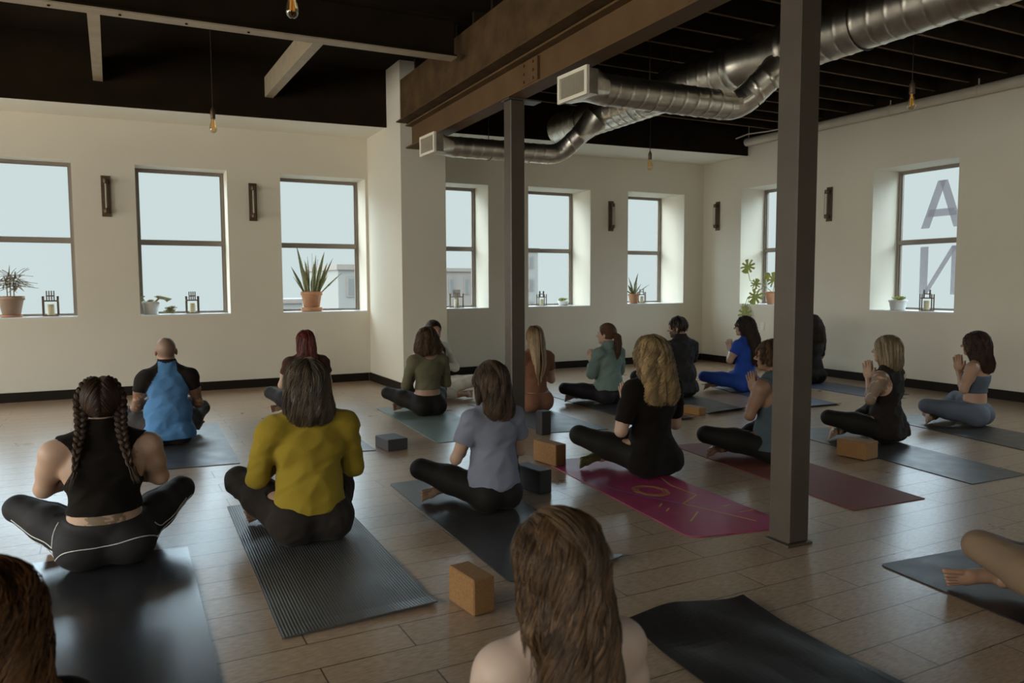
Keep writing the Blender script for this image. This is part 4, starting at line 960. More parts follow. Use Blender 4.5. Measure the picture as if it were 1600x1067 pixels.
# ---------------------------------------------------------------- one seated figure
BLACK = (.0085, .0058, .0038)
def person(loc, label, s=1.0, rz=0, w=1.0, tw=1.0, aw=1.0, kx=.36, kz=.17, male=False, elbow=(.24, .065, .335), wrist=(.03, .18, .41), hand=.30,
           skin=(.40, .245, .165), head=(0, 0), top=None, bottom=None, hair=None, foot='bare', feet=True, res=.0075, tattoo=None, lean=0.0, sock=None, handfine=True, grp=None, headz=0.0, gap=None, ankle_x=None):
    sg = (-1, 1); mh = (.010 if male else 0)
    H = np.array((0, .025+lean, .762+headz)); Rh = rotm(head[0], head[1]); piv = H+np.array((0, -.02, -.09))
    sw = w*(1.08 if male else 1.0)
    torso = [('e', (0, 0, .115), (.155*w, .115, .105)), ('e', (0, .015, .22), (.128*w, .10*w, .11)), ('e', (0, .005+lean*.3, .30), (.118*w*(1.08 if male else 1), .088*w, .11)), ('e', (0, .003+lean*.5, .42), (.134*w, .094*w, .12)),
             ('e', (0, -.006+lean*.7, .50), (.138*sw, .086*w, .085)), ('c', (-.12*sw, -.005+lean*.8, .553), (.12*sw, -.005+lean*.8, .553), .052, .052), ('e', (0, -.03+lean*.7, .46), (.145*w, .065, .10))]
    glut = [('e', (g*.078*w, -.038, .098), (.095*w, .098, .098)) for g in sg]
    Sx, Sz = .160*sw, .545
    trap = [('c', (g*.12*sw, -.010+lean*.8, .572), (g*.022, -.012+lean*.9, .640), .038, .036) for g in sg]
    shl = [('e', (g*Sx, -.005+lean*.8, Sz), (.054*aw,)*3) for g in sg]
    bust = [] if male else [('e', (g*.062, .080+lean*.5, .425), (.060, .048, .058)) for g in sg]
    neck = [('c', (0, -.008+lean*.9, .58), tuple(H+np.array((0, -.018, -.06))), .055+mh*.6, .050+mh*.6)]
    headp = xf_prims(head_prims(H, male), Rh, piv)
    arms = []; fore = []; wr = {}
    for g in sg:
        el = elbow if not isinstance(elbow, dict) else elbow[g]; wv = wrist if not isinstance(wrist, dict) else wrist[g]
        S = np.array((g*Sx, -.005+lean*.8, Sz)); E_ = np.array((g*el[0], el[1], el[2])); W_ = np.array((g*wv[0], wv[1], wv[2])); wr[g] = (S, E_, W_)
        m_ = S*.55+E_*.45
        arms += [('c', tuple(S), tuple(m_), .050*aw, .045*aw), ('c', tuple(m_), tuple(E_), .045*aw, .036*aw)]
        m2 = E_*.7+W_*.3; fore += [('c', tuple(E_), tuple(m2), .036*aw, .038*aw), ('c', tuple(m2), tuple(W_), .038*aw, .025*aw)]
    hipx = .085*w; L = .41*(1 if not male else 1.04)
    thigh = []; calf = []; KN = {}; AK = {}
    for g in sg:
        kxx = kx if not isinstance(kx, dict) else kx[g]; kzz = kz if not isinstance(kz, dict) else kz[g]
        ky = .02+sqrt(max(L*L-(kxx-hipx)**2-(kzz-.12)**2, .02)); K = np.array((g*kxx, ky, kzz)); hp = np.array((g*hipx, .02, .118))
        ax_ = (ankle_x if ankle_x is not None else max(.02, kxx-.205)); ay = ky+.02 if g > 0 else ky-.055
        A_ = np.array((-g*ax_, ay, .055 if g > 0 else .075)); KN[g] = K; AK[g] = A_; mt = hp*.5+K*.5
        thigh += [('c', tuple(hp), tuple(mt), .090*tw, .078*tw), ('c', tuple(mt), tuple(K), .078*tw, .056*tw)]
        mc = K*.68+A_*.32
        calf += [('c', tuple(K), tuple(mc), .054*tw, .054*tw, {'k': .018}), ('c', tuple(mc), tuple(A_), .054*tw, .033, {'k': .014})]
    G = Grid((-.62, -.22, -.02), (.62, .66, .72), res)
    body = torso+glut+trap+shl+bust+arms+thigh+neck
    D = G.eval(body, .032); D = smin(D, G.eval([q for q in fore], .02), .02); D = smin(D, G.eval(calf, .016), .016)
    D = np.maximum(D, -(G.Z-.002).astype(np.float32)*np.ones_like(D))
    parts = [surface_nets(D, G)]
    Gh = Grid(H-np.array((.13, .15, .175)), H+np.array((.13, .16, .14)), .0045)
    Dh = Gh.eval(headp+[('c', tuple(H+np.array((0, -.016, -.15))), tuple(H+np.array((0, -.016, -.05))), .0525+mh*.6, .0495+mh*.6)], .020)
    parts.append(surface_nets(Dh, Gh)); nb = len(parts[0][0]); nh = len(parts[1][0])
    if handfine:
        for g in sg:
            S, E_, W_ = wr[g]; f = (W_-E_)/np.linalg.norm(W_-E_)
            if hand == 'pray' or not isinstance(hand, tuple):
                tilt = hand if isinstance(hand, float) else .3
                z_ = np.array((0., sin(tilt), cos(tilt))); x_ = np.array((1., 0, 0)); y_ = np.cross(z_, x_)
                base = np.array((g*.016, W_[1]+.012, W_[2]+.012)); P_, F_ = hand_chunk(m4((x_, y_, z_), base), g, skin)
                parts.append((P_, F_)); parts.append(capsule_mesh(W_*.5+E_*.5, base, .031*aw, .024))
    ftp = []
    if feet:
        for g in sg:
            A_ = AK[g]; d = np.array((-g*1., -.14 if g > 0 else .25, 0)); d /= np.linalg.norm(d); z_ = np.array((0, 0, 1.)); 
            # the foot lies on its outer edge, sole turned back and outward
            tilt = radians(62); yv = np.cross(z_, d); z2 = z_*cos(tilt)+yv*sin(tilt)*(-1 if g > 0 else 1); y2 = np.cross(z2, d)
            base = A_+np.array((0, -.02, -.012)); P_, F_ = foot_chunk(m4((d, y2, z2), base), -1 if g > 0 else 1, .0042)
            P_[:, 2] += max(0, .002-P_[:, 2].min()); ftp.append((P_, F_))
        if foot == 'bare': parts += ftp
    P, F = merge(parts)
    col = np.tile(np.array(skin), (len(P), 1)); r_ = np.random.RandomState(len(label)); col *= (1+.05*wob(P[:, 0], P[:, 1], P[:, 2], 25, 3))[:, None]
    hl = (P-piv)@Rh-(H-piv)      # head local
    ish = np.zeros(len(P), bool); ish[nb:nb+nh] = True
    lips = ish & (np.abs(hl[:, 0]) < .0195*(1-((hl[:, 2]+.057)/.012)**2)) & (np.abs(hl[:, 2]+.057) < .009) & (hl[:, 1] > .07); col[lips] *= np.array((.82, .62, .60))
    brow = ish & (np.abs(np.abs(hl[:, 0])-.030) < .017) & (np.abs(hl[:, 2]-.024) < .0045) & (hl[:, 1] > .06); col[brow] *= .3
    eye = ish & (np.abs(np.abs(hl[:, 0])-.030) < .014) & (np.abs(hl[:, 2]-.002) < .003) & (hl[:, 1] > .06); col[eye] *= .2
    if hair and hair.get('shaved'):
        sc = ish & (hl[:, 1] < .045+.6*hl[:, 2]) & (hl[:, 2] > -.045) & ((np.abs(hl[:, 0]) < .074) | (hl[:, 2] > .02)); col[sc] = col[sc]*.62+np.array((.03, .028, .025))
    if hair and hair.get('beard'):
        bd = ish & (hl[:, 2] < -.036-.25*hl[:, 1]+.02) & (hl[:, 1] > .005) & (hl[:, 2] > -.12) & ((hl[:, 2] < -.05) | (hl[:, 1] < .085)); col[bd & ~lips] = col[bd & ~lips]*.25+np.array(hair['col'][0])*.6
    if tattoo: col = tattoo(P, col)
    root = np_mesh('person', P, F, M['skin'], None, np.clip(col, 0, 1))
    root.location = (loc[0], loc[1], loc[2] if len(loc) > 2 else .006); root.rotation_euler = (0, 0, rz); root.scale = (s, s, s)
    tag(root, label, 'person')
    if grp: root['group'] = grp
    if feet and sock:
        for q in ftp:
            np_mesh('sock', q[0]+np.array((0, 0, .0)), q[1], M['cloth'], root, np.tile(np.array(sock), (len(q[0]), 1)))
    # ---- trousers
    if bottom:
        t = bottom.get('t', .006); wz = bottom.get('waist', .20)
        Db = G.eval(torso[:2]+glut+thigh, .034, t); 
        for gi_, g in enumerate(sg):
            Dc = G.eval(calf[2*gi_:2*gi_+2], .016, t+bottom.get('leg', 0)); dv = AK[g]-KN[g]; dv = dv/np.linalg.norm(dv)
            Dc = cutplane(Dc, G, AK[g]-dv*.02, dv); Db = smin(Db, Dc, .018)
        if bottom.get('wr', 0): Db = Db+bottom['wr']*folds(G.X, G.Y, G.Z, bottom.get('wf', 42), 11).astype(np.float32)
        Db = np.maximum(Db, (G.Z-wz+bottom.get('wt', -.12)*G.Y-2.2*np.maximum(0, G.Y-.08)-2.5*np.maximum(0, np.abs(G.X)-.165*w)).astype(np.float32)); Db = np.maximum(Db, -(G.Z-.0005).astype(np.float32)*np.ones_like(Db))
        P, F = surface_nets(Db, G); c = np.tile(np.array(bottom['col']), (len(P), 1))
        if 'cf' in bottom: c = bottom['cf'](P, c)
        bo = np_mesh(bottom.get('name', 'leggings'), P, F, M[bottom.get('mat', 'tights')], root, c)
        if bottom.get('piping'):
            from mathutils.bvhtree import BVHTree
            bv = BVHTree.FromPolygons([tuple(q) for q in P], [tuple(int(i) for i in f) for f in F])
            for line in bottom['piping']:
                pts = []
                ln = [Vector(q) for q in line]; 
                for i in range(len(ln)-1):
                    for k_ in range(8):
                        a = ln[max(i-1, 0)]; b_ = ln[i]; c_ = ln[i+1]; d_ = ln[min(i+2, len(ln)-1)]; t_ = k_/8
                        q = .5*((2*b_)+(c_-a)*t_+(2*a-5*b_+4*c_-d_)*t_*t_+(3*b_-a-3*c_+d_)*t_**3)
                        r = bv.find_nearest(q); 
                        if r[0] is not None: pts.append(r[0]+r[1]*.0012)
                pts = [pts[0]]+[(pts[i-1]+pts[i]*2+pts[i+1])/4 for i in range(1, len(pts)-1)]+[pts[-1]]
                MB().tube(pts, .0024, 6).build('piping', M['piping'], bo)
    # ---- top
    if top:
        t = top.get('t', .008); lo = top.get('loose', 0)
        Gt = Grid((-.42, -.24, .0), (.42, .42, .70), res*.93)
        pr = torso[1:]+bust+neck+([] if top.get('cut') in ('tank', 'halter', 'bra') else trap+shl)
        if top['hem'] < .20: pr = pr+torso[:1]+([(q[0], q[1], tuple(v+top.get('gl', .008) for v in q[2])) for q in glut] if top['hem'] < .12 else [])
        if lo: pr = pr+[('e', (0, -.005, top['hem']+top.get('dz', .12)), (.130*w+lo, .100*w+lo*.8, .16)), ('e', (0, -.005, top['hem']+.02), (.135*w+lo*1.2, .105*w+lo, .09))]
        Dt = Gt.eval(pr, .034, t)
        if top.get('cut') in ('tank', 'halter', 'bra', 'racer'): Dt = smin(Dt, Gt.eval(trap+[('c', (-.09, -.01+lean*.8, .555), (.09, -.01+lean*.8, .555), .048, .048)], .03, t*.8), .025)
        sl = top.get('sleeve', 0); slt = top.get('st', .010)
        if sl:
            for g in sg:
                S, E_, W_ = wr[g]; m_ = S*.55+E_*.45
                if sl <= 1:
                    cpt = S*(1-sl)+E_*sl; ds = Gt.eval([('c', tuple(S), tuple(m_), .052*aw, .047*aw), ('c', tuple(m_), tuple(E_), .047*aw, .040*aw)], .02, slt); ds = cutplane(ds, Gt, cpt, E_-S)
                else:
                    f = sl-1; cpt = E_*(1-f)+W_*f; ds = Gt.eval([('c', tuple(S), tuple(m_), .052*aw, .047*aw), ('c', tuple(m_), tuple(E_), .047*aw, .038*aw)], .02, slt)
                    d2 = Gt.eval([('c', tuple(E_), tuple(W_), .038*aw, .027*aw)], .02, slt); d2 = cutplane(d2, Gt, cpt, W_-E_); ds = smin(ds, d2, .02)
                Dt = smin(Dt, ds, .022)
        Wv = folds(Gt.X, Gt.Y, Gt.Z, top.get('wf', 38), top.get('seed', 5)).astype(np.float32); Dt = Dt+top.get('wr', .0025)*Wv
        hem = top['hem']; Dt = np.maximum(Dt, (hem+top.get('hw', .0)*np.sin(G_(Gt.X)*30)+top.get('ht', 0)*Gt.Y-Gt.Z).astype(np.float32)*np.ones_like(Dt))
        nk = top.get('neck', .075); Dt = cutball(Dt, Gt, (0, top.get('ny', .01)+lean, top.get('nz', .655)), nk)
        if top.get('cut') in ('tank', 'racer'):
            for g in sg: Dt = cutball(Dt, Gt, (g*top.get('ax', .205), 0, top.get('az', .50)), top.get('ar', (.105, .2, .13)))
        if top.get('cut') == 'bra': Dt = np.maximum(Dt, (Gt.Z-top.get('bt', .46)-.12*Gt.Y).astype(np.float32)*np.ones_like(Dt))
        if top.get('cut') == 'halter':
            for g in sg: Dt = cutball(Dt, Gt, (g*.19, -.02, .50), (.125, .2, .20))
        P, F = surface_nets(Dt, Gt); c = np.tile(np.array(top['col']), (len(P), 1))
        if 'cf' in top: c = top['cf'](P, c)
        to = np_mesh(top.get('name', 'shirt'), P, F, M['cloth'], root, c)
        if top.get('straps'):
            mb = MB()
            for g in sg: mb.tube([(g*.05, -.075, .50), (g*.058, -.068, .56), (g*.062, -.03, .605), (g*.062, .02, .60)], .006, 8)
            mb.build('strap', M['strap'], root)
    # ---- hair
    if hair and not hair.get('shaved'):
        make_hair(root, H, Rh, piv, hair, len(label)+int(loc[0]*100))
    return root
def G_(x): return x
def capsule_mesh(a, b, ra, rb, n=14, m=8):
    a = np.array(a); b = np.array(b); T = (b-a)/np.linalg.norm(b-a); U = np.cross(T, (0.3, .2, .9)); U /= np.linalg.norm(U); V = np.cross(T, U)
    P = np.concatenate([(a+(b-a)*i/m)+(np.cos(t)*U+np.sin(t)*V)*(ra+(rb-ra)*i/m) for i in range(m+1) for t in [0]] if 0 else [np.array([(a+(b-a)*i/m)+(np.cos(t)*U+np.sin(t)*V)*(ra+(rb-ra)*i/m) for t in np.linspace(0, 2*pi, n, endpoint=False)]) for i in range(m+1)])
    F = np.array([(i*n+k, i*n+(k+1) % n, (i+1)*n+(k+1) % n, (i+1)*n+k) for i in range(m) for k in range(n)]); return P, F
M['piping'] = mat('white_piping', (.62, .60, .57), .5); M['strap'] = mat('black_strap', BLACK, .5); M['tie'] = mat('hair_tie', (.30, .27, .42), .7)

def make_hair(root, H, Rh, piv, h, seed):
    X = lambda q: tuple(Rh@(H+np.array(q)-piv)+piv)
    cr = h.get('cap', (.083, .101, .099))
    capp = [('e', X((0, -.012, .024)), cr, Rh.T.tolist())]
    mass = [(q[0], tuple(H+np.array(q[1])), *( [tuple(H+np.array(q[2]))]+list(q[3:]) if q[0] == 'c' else list(q[2:]))) for q in h.get('mass', [])]
    col = [np.array(c) for c in h['col']]
    lo = H-np.array((.30, .34, h.get('down', .45))); hi = H+np.array((.30, .20, .18))
    G = Grid(lo, hi, .006)
    Dc = G.eval(capp, .03, -.004)
    fr = h.get('front', .045); n_ = Rh@np.array((0, 1, -h.get('fslope', .75))); pt = Rh@(H+np.array((0, fr, 0))-piv)+piv; Dc = cutplane(Dc, G, pt, n_)
    n2 = Rh@np.array((0, 0, -1.)); pt2 = Rh@(H+np.array((0, 0, h.get('nape', -.085)))-piv)+piv; Dc = cutplane(Dc, G, pt2, n2)
    if mass: Dc = smin(Dc, G.eval(mass, .03, -h.get('inset', .010)), .03)
    Dc = Dc+h.get('bumpy', .003)*wob(G.X, G.Y*1., G.Z*h.get('vs', .25), h.get('bf', 70), seed % 50).astype(np.float32)
    P, F = surface_nets(Dc, G); parts = [(P, F)]; cols = [np.tile(col[0]*.55, (len(P), 1))]  # shade between locks put into the colour: base volume darker than the strands
    n = h.get('n', 1500); roots = cap_roots(H, None, n, seed, front=h.get('rf', .05), r=tuple(c-.002 for c in cr)); roots = (roots+H-piv)@Rh.T+piv
    if h.get('rz0') is not None: roots = roots[roots[:, 2] > H[2]+h['rz0']]
    prs = capp+mass
    if h.get('target') is not None:
        tg = h['target'] if isinstance(h['target'], list) else [h['target']]
        for q in tg:
            sel = roots if len(tg) == 1 else roots[(roots[:, 0] > H[0]) == (q[0] > 0)]
            a = flow_strands(capp, sel, 0, col, h.get('rad', .0014), target=X(q), seed=seed, lift=.003, steps=30, ds=.012); parts.append(a[:2]); cols.append(a[2])
    else:
        a = flow_strands(prs, roots, H[2]+h['zend'], col, h.get('rad', .0014), n_out=h.get('seg', 18), wave=h.get('wave', (0, 0, 0)), part=h.get('part', .6), ragged=h.get('ragged', .025), seed=seed, flare=h.get('flare', 0), back=h.get('back', -1.2), lift=h.get('lift', .004), steps=h.get('steps', 60), clump=h.get('clump', (.75, 26)), fuzz=h.get('fuzz', .003))
        parts.append(a[:2]); cols.append(a[2])
    if h.get('halfup'):
        tg, nn_ = h['halfup']; rt2 = cap_roots(H, None, nn_*2, seed+9, front=.05, r=tuple(c+.001 for c in cr)); rt2 = rt2[(rt2[:, 2] > .005)][:nn_]; rt2 = (rt2+H-piv)@Rh.T+piv
        a = flow_strands([('e', capp[0][1], tuple(c+.004 for c in cr), capp[0][3])], rt2, 0, col, h.get('rad', .0014), n_out=18, target=X(tg), seed=seed+2, lift=.005, steps=34, ds=.011, clump=(.45, 40)); parts.append(a[:2]); cols.append(a[2])
    for tl in h.get('tails', []):     # ponytails etc: bundle of strands along a guide
        r_ = np.random.RandomState(seed+3); g = np.array([H+np.array(q) for q in tl['path']]); nn = tl.get('n', 400); m_ = 20; u = np.linspace(0, 1, m_); uu = np.linspace(0, 1, len(g))
        c = np.stack([np.interp(u, uu, g[:, i]) for i in range(3)], 1); rad = np.interp(u, np.linspace(0, 1, len(tl['r'])), tl['r']); th_ = r_.rand(nn)*6.28; q = np.sqrt(r_.rand(nn))
        T = np.gradient(c, axis=0); T /= np.linalg.norm(T, axis=1, keepdims=True); U = np.cross(T, np.array((1., 0.02, 0))); U /= np.linalg.norm(U, axis=1, keepdims=True)+1e-9; V = np.cross(T, U)
        th2 = th_[:, None]+tl.get('twist', 1.0)*u[None]
        A = c[None]+(U[None]*np.cos(th2)[:, :, None]+V[None]*np.sin(th2)[:, :, None])*(q[:, None]*rad[None])[:, :, None]
        am, fq = tl.get('wave', (0, 0)); ph = r_.rand(nn)*1.5+np.round(th_*2)*2.2; A[:, :, 0] += am*np.sin(fq*u[None]+ph[:, None])*np.clip(u*5, 0, 1); A[:, :, 1] += am*np.cos(fq*u[None]+ph[:, None])*np.clip(u*5, 0, 1)
        A += (r_.randn(nn, 1, 3)*tl.get('jit', .004))*u[None, :, None]
        e_ = 1-.15*r_.rand(nn)
        for i in range(nn): A[i] = np.stack([np.interp(u*e_[i], u, A[i, :, k]) for k in range(3)], 1)
        b = strands_mesh(A, col, h.get('rad', .0014)*1.25, r_); parts.append(b[:2]); cols.append(b[2])
        cp, cf_ = capsule_path(c, rad*.78); parts.append((cp, cf_)); cols.append(np.tile(col[0]*.7, (len(cp), 1)))
    for br in h.get('braids', []):
        g = np.array([H+np.array(q) for q in br['path']]); uu = np.linspace(0, 1, len(g)); m_ = 130; u = np.linspace(0, 1, m_)
        c = np.stack([np.interp(u, uu, g[:, i]) for i in range(3)], 1); k_ = 9; c = np.stack([np.convolve(np.pad(c[:, i], k_//2, 'edge'), np.ones(k_)/k_, 'valid') for i in range(3)], 1)
        L = np.linalg.norm(np.diff(c, axis=0), axis=1).sum(); T = np.gradient(c, axis=0); T /= np.linalg.norm(T, axis=1, keepdims=True); N_ = br.get('nrm', (0, -1., .2)); U = np.cross(T, np.array(N_)); U /= np.linalg.norm(U, axis=1, keepdims=True); V = np.cross(T, U)
        wd = np.interp(u, np.linspace(0, 1, len(br['r'])), br['r']); r_ = np.random.RandomState(seed); 
        for j in range(3):
            ph = 2*pi*j/3; f = 2*pi*L/br.get('pitch', .085); cc = c+U*(wd*1.0*np.sin(f*u+ph))[:, None]+V*(wd*.55*np.sin(2*(f*u+ph)))[:, None]
            cp, cf_ = capsule_path(cc, wd*.62); parts.append((cp, cf_)); cols.append(np.tile(col[0]*.9, (len(cp), 1)))
            nn = 26; TT = np.gradient(cc, axis=0); TT /= np.linalg.norm(TT, axis=1, keepdims=True); U2 = np.cross(TT, np.array(N_)); U2 /= np.linalg.norm(U2, axis=1, keepdims=True); V2 = np.cross(TT, U2)
            th_ = r_.rand(nn)*6.28; A = cc[None]+(U2[None]*np.cos(th_)[:, None, None]+V2[None]*np.sin(th_)[:, None, None])*(wd*.64)[None, :, None]
            b = strands_mesh(A, col, .0014, r_, .8); parts.append(b[:2]); cols.append(b[2])
        a = np.array([c[-1]+np.array((r_.randn()*.006, r_.randn()*.004, 0)) for _ in range(60)]); A = a[:, None, :]+np.array((br.get('tipdx', 0), 0, -.07))[None, None]*np.linspace(0, 1, 8)[None, :, None]+r_.randn(60, 1, 3)*.007*np.linspace(0, 1, 8)[None, :, None]
        b = strands_mesh(A, col, .0014, r_); parts.append(b[:2]); cols.append(b[2])
    Fq = []; Pq = []; nn = 0
    for p, f in parts: Pq.append(p); Fq.append(f+nn); nn += len(p)
    o = np_mesh('hair', np.concatenate(Pq), np.concatenate(Fq), M['hair'], root, np.clip(np.concatenate(cols), 0, 1))
    if h.get('tie'):
        c = H+np.array(h['tie'][0]); r = h['tie'][1]; mb = MB()
        mb.tube([tuple(c+np.array((r*cos(a), 0, r*sin(a)))) for a in np.linspace(0, 2*pi, 17)], [r*.5*(1+.25*(i % 2)) for i in range(17)], 8); mb.build('scrunchie', M[h.get('tiemat', 'tie')], root)
    return o
def capsule_path(c, rad, n=10):
    m = len(c); T = np.gradient(c, axis=0); T /= np.linalg.norm(T, axis=1, keepdims=True); U = np.cross(T, np.array((.2, .95, .1))); U /= np.linalg.norm(U, axis=1, keepdims=True); V = np.cross(T, U); t = np.linspace(0, 2*pi, n, endpoint=False)
    P = c[:, None]+(U[:, None]*np.cos(t)[None, :, None]+V[:, None]*np.sin(t)[None, :, None])*np.asarray(rad)[:, None, None]; P = P.reshape(-1, 3)
    i = np.arange(m-1)[:, None]*n; k = np.arange(n)[None]; k2 = (k+1) % n; F = np.stack([i+k, i+k2, i+n+k2, i+n+k], 2).reshape(-1, 4); return P, F
# ---------------------------------------------------------------- hair shapes (offsets from the head centre)
def longmass(zend, wd=.085, th=.05, y=-.09):
    """hair falling behind the back to zend"""
    o = [('e', (0, -.045, -.06), (.092, .075, .10)), ('e', (0, y+.01, -.16), (wd+.008, th+.012, .10))]
    z = -.22
    while z > zend+.05: o.append(('e', (0, y-.012, z), (wd, th, .09))); z -= .07
    return o
FAIR = (.46, .29, .20); MID = (.36, .215, .145); TAN = (.28, .155, .095)
FAST = globals().get('FASTP')
only = globals().get('ONLYP')
def go(k, *a, **kw):
    if only and k not in only: return None
    return person(*a, **kw)

# front of class
def braid_tattoo(P, c):
    m = (np.abs(P[:, 0]) < .085) & (P[:, 1] < -.03) & (P[:, 2] > .165) & (P[:, 2] < .285) & (wob(P[:, 0], P[:, 1], P[:, 2], 90, 4) > -.25); c[m] *= np.array((.42, .46, .40))
    m = (np.hypot(P[:, 0]-.115, P[:, 2]-.525) < .028) & (P[:, 1] < 0) & (np.abs(np.hypot(P[:, 0]-.115, P[:, 2]-.525)-.018-.008*np.sin(5*np.arctan2(P[:, 2]-.525, P[:, 0]-.115))) < .005); c[m] *= np.array((.75, .42, .4)); return c
brown = ((.030, .016, .009), (.075, .038, .020))
go('braid', (0.05, 3.93, 0.0048), 'person with two long dark braids, black crop tank and leggings with white piping', s=.97, w=1.22, tw=1.06, aw=1.12, kx=.365, kz=.235, ankle_x=.06, elbow=(.245, .06, .375), wrist=(.04, .25, .42), skin=FAIR, tattoo=braid_tattoo,
   top=dict(name='tank_top', col=BLACK, hem=.258, cut='racer', ax=.215, az=.505, ar=(.105, .22, .12), neck=.060, nz=.665, t=.011, wr=.0035, wf=30), bottom=dict(col=(.020, .017, .016), waist=.226, wr=.0012,
   piping=[[(-.47,.20,.17),(-.36,.04,.12),(-.27,-.02,.11),(-.22,0,.16),(-.17,.05,.19)], [(-.44,.10,.06),(-.30,-.02,.02),(-.22,-.06,.06),(-.16,-.12,.115),(0,-.14,.12),(.14,-.13,.14),(.22,-.06,.11),(.28,-.01,.06),(.36,.0,.06),(.45,.10,.12),(.5,.22,.17)], [(.20,.0,.16),(.28,.02,.13),(.38,.05,.14),(.47,.18,.20)]]),
   hair=dict(col=brown, cap=(.090, .106, .103), n=2600, rad=.0013, target=[(-.060, -.055, -.06), (.060, -.055, -.06)], braids=[dict(path=[(-.030, .02, .115), (-.062, -.03, .095), (-.084, -.05, .03), (-.082, -.065, -.05), (-.085, -.090, -.12), (-.102, -.128, -.19), (-.118, -.150, -.29)], r=[.010, .014, .018, .018, .016, .013, .006], tipdx=-.03),
        dict(path=[(.030, .02, .115), (.062, -.03, .095), (.084, -.05, .03), (.082, -.065, -.05), (.082, -.090, -.12), (.092, -.130, -.19), (.112, -.152, -.29)], r=[.010, .014, .018, .018, .017, .014, .009], tipdx=.02)], front=.035))
def raglan(P, c):
    ax_ = np.abs(P[:, 0]); m = (P[:, 2] > .30) & (ax_ > .068+.095*np.clip((.60-P[:, 2])/.17, 0, 1)**.8) & (P[:, 2] > .40); c[m] = (.016, .012, .010)
    m = (np.hypot(P[:, 0], P[:, 1]-.01) < .075) & (P[:, 2] > .605); c[m] = (.016, .012, .010); return c
def arm_tattoo(P, c):
    m = (np.abs(P[:, 0]) > .185) & (P[:, 2] < .5) & (P[:, 2] > .2) & (wob(P[:, 0], P[:, 1], P[:, 2], 60, 8) > -.5); c[m] *= np.array((.55, .5, .45)); return c
go('blue', (0.564, 6.68), 'bald man in a blue raglan tee with black sleeves, sitting cross-legged near the windows', s=.985, w=1.0, aw=1.02, male=True, kx=.30, kz=.22, elbow=(.235, .05, .31), wrist=(.06, .26, .36), skin=(.34, .19, .125), tattoo=arm_tattoo,
   top=dict(col=(.085, .20, .38), hem=.055, sleeve=.42, loose=.045, dz=.21, t=.010, gl=.010, cf=raglan, neck=.058, nz=.66, wr=.004, wf=34), bottom=dict(name='trousers', col=(.018, .014, .012), t=.009, wr=.002, waist=.2), hair=dict(shaved=True))
greyb = ((.052, .036, .022), (.17, .125, .082), (.13, .090, .055))
go('yellow', (0.955, 3.8, 0.0065), 'person in a mustard long-sleeved top and dark trousers with shoulder-length greying brown hair', s=1.03, w=1.12, tw=1.05, aw=1.10, kx=.265, ankle_x=.03, kz=.235, elbow=(.238, .05, .32), wrist=(.045, .24, .40), skin=FAIR,
   top=dict(col=(.29, .20, .022), hem=.150, sleeve=1.7, st=.008, neck=.060, nz=.665, wr=.0042, wf=34, t=.010, loose=.004), bottom=dict(name='trousers', col=(.026, .019, .015), t=.012, wr=.0035, waist=.20, mat='cloth'),
   hair=dict(col=greyb, cap=(.090, .108, .102), mass=[('e', (0, -.035, -.05), (.100, .085, .11)), ('e', (0, -.055, -.12), (.100, .070, .08))], zend=-.185, n=4200, rad=.0013, wave=(.012, 32, .4), fuzz=.003, clump=(.8, 40), part=.9, ragged=.03, flare=.4, back=-.7, front=.02))
redh = ((.070, .010, .006), (.20, .035, .018), (.17, .03, .015))
go('red', (1.861, 7.42), 'person with long red hair in a brown short-sleeved top behind the mustard-top person', s=.95, w=1.06, kx=.29, kz=.22, elbow=(.235, .05, .33), skin=FAIR, aw=1.08,
   top=dict(col=(.060, .026, .018), hem=.12, sleeve=.5, loose=.006, neck=.07), bottom=dict(col=(.022, .018, .017), waist=.2), hair=dict(col=redh, mass=longmass(-.27, .088, .04, -.085), zend=-.29, n=2200, rad=.0020, wave=(.006, 30, .4), part=.7, back=-.9, front=.02))
bob = ((.040, .021, .012), (.13, .070, .036), (.12, .062, .030))
go('green', (2.909, 6.9), 'person in an olive long-sleeved crop top with a curly brown bob', s=.97, w=1.02, kx=.30, ankle_x=.04, kz=.20, elbow=(.225, .04, .30), wrist=(.05, .25, .36), skin=MID,
   top=dict(name='crop_top', col=(.125, .112, .066), hem=.262, sleeve=1.9, st=.006, t=.007, neck=(.095, .13, .085), nz=.645, ny=-.03, wr=.002, straps=True), bottom=dict(col=(.0105, .0075, .0052), waist=.215),
   hair=dict(col=bob, cap=(.088, .105, .102), mass=[('e', (0, -.03, -.05), (.112, .088, .085)), ('e', (0, -.045, -.09), (.115, .078, .065))], zend=-.135, n=2400, rad=.0019, wave=(.018, 60, .8), part=.9, ragged=.02, flare=.5, back=-.6, front=.02))
go('teacher', (3.447, 8.02, 0.0), 'person in cream clothes facing the class in front of the white pier', s=.99, rz=pi+.05, kx=.33, kz=.20, elbow=(.25, .06, .33), wrist=(.03, .17, .38), skin=(.42, .24, .16),
   top=dict(name='sweater', col=(.60, .56, .47), hem=.12, sleeve=1.9, st=.010, t=.012, neck=.07, wr=.003), bottom=dict(name='trousers', col=(.66, .60, .50), t=.012, waist=.2, wr=.002, mat='cloth'),
   hair=dict(col=((.018, .010, .006), (.05, .028, .016)), n=1500, rad=.0016, target=(0, -.10, -.05), tails=[dict(path=[(0, -.10, -.05), (-.05, -.085, -.13), (-.085, .0, -.17), (-.09, .07, -.22), (-.09, .09, -.30)], r=[.02, .028, .026, .02, .008], n=250)], front=.03))
mbr = ((.040, .023, .014), (.12, .072, .042), (.10, .058, .03))
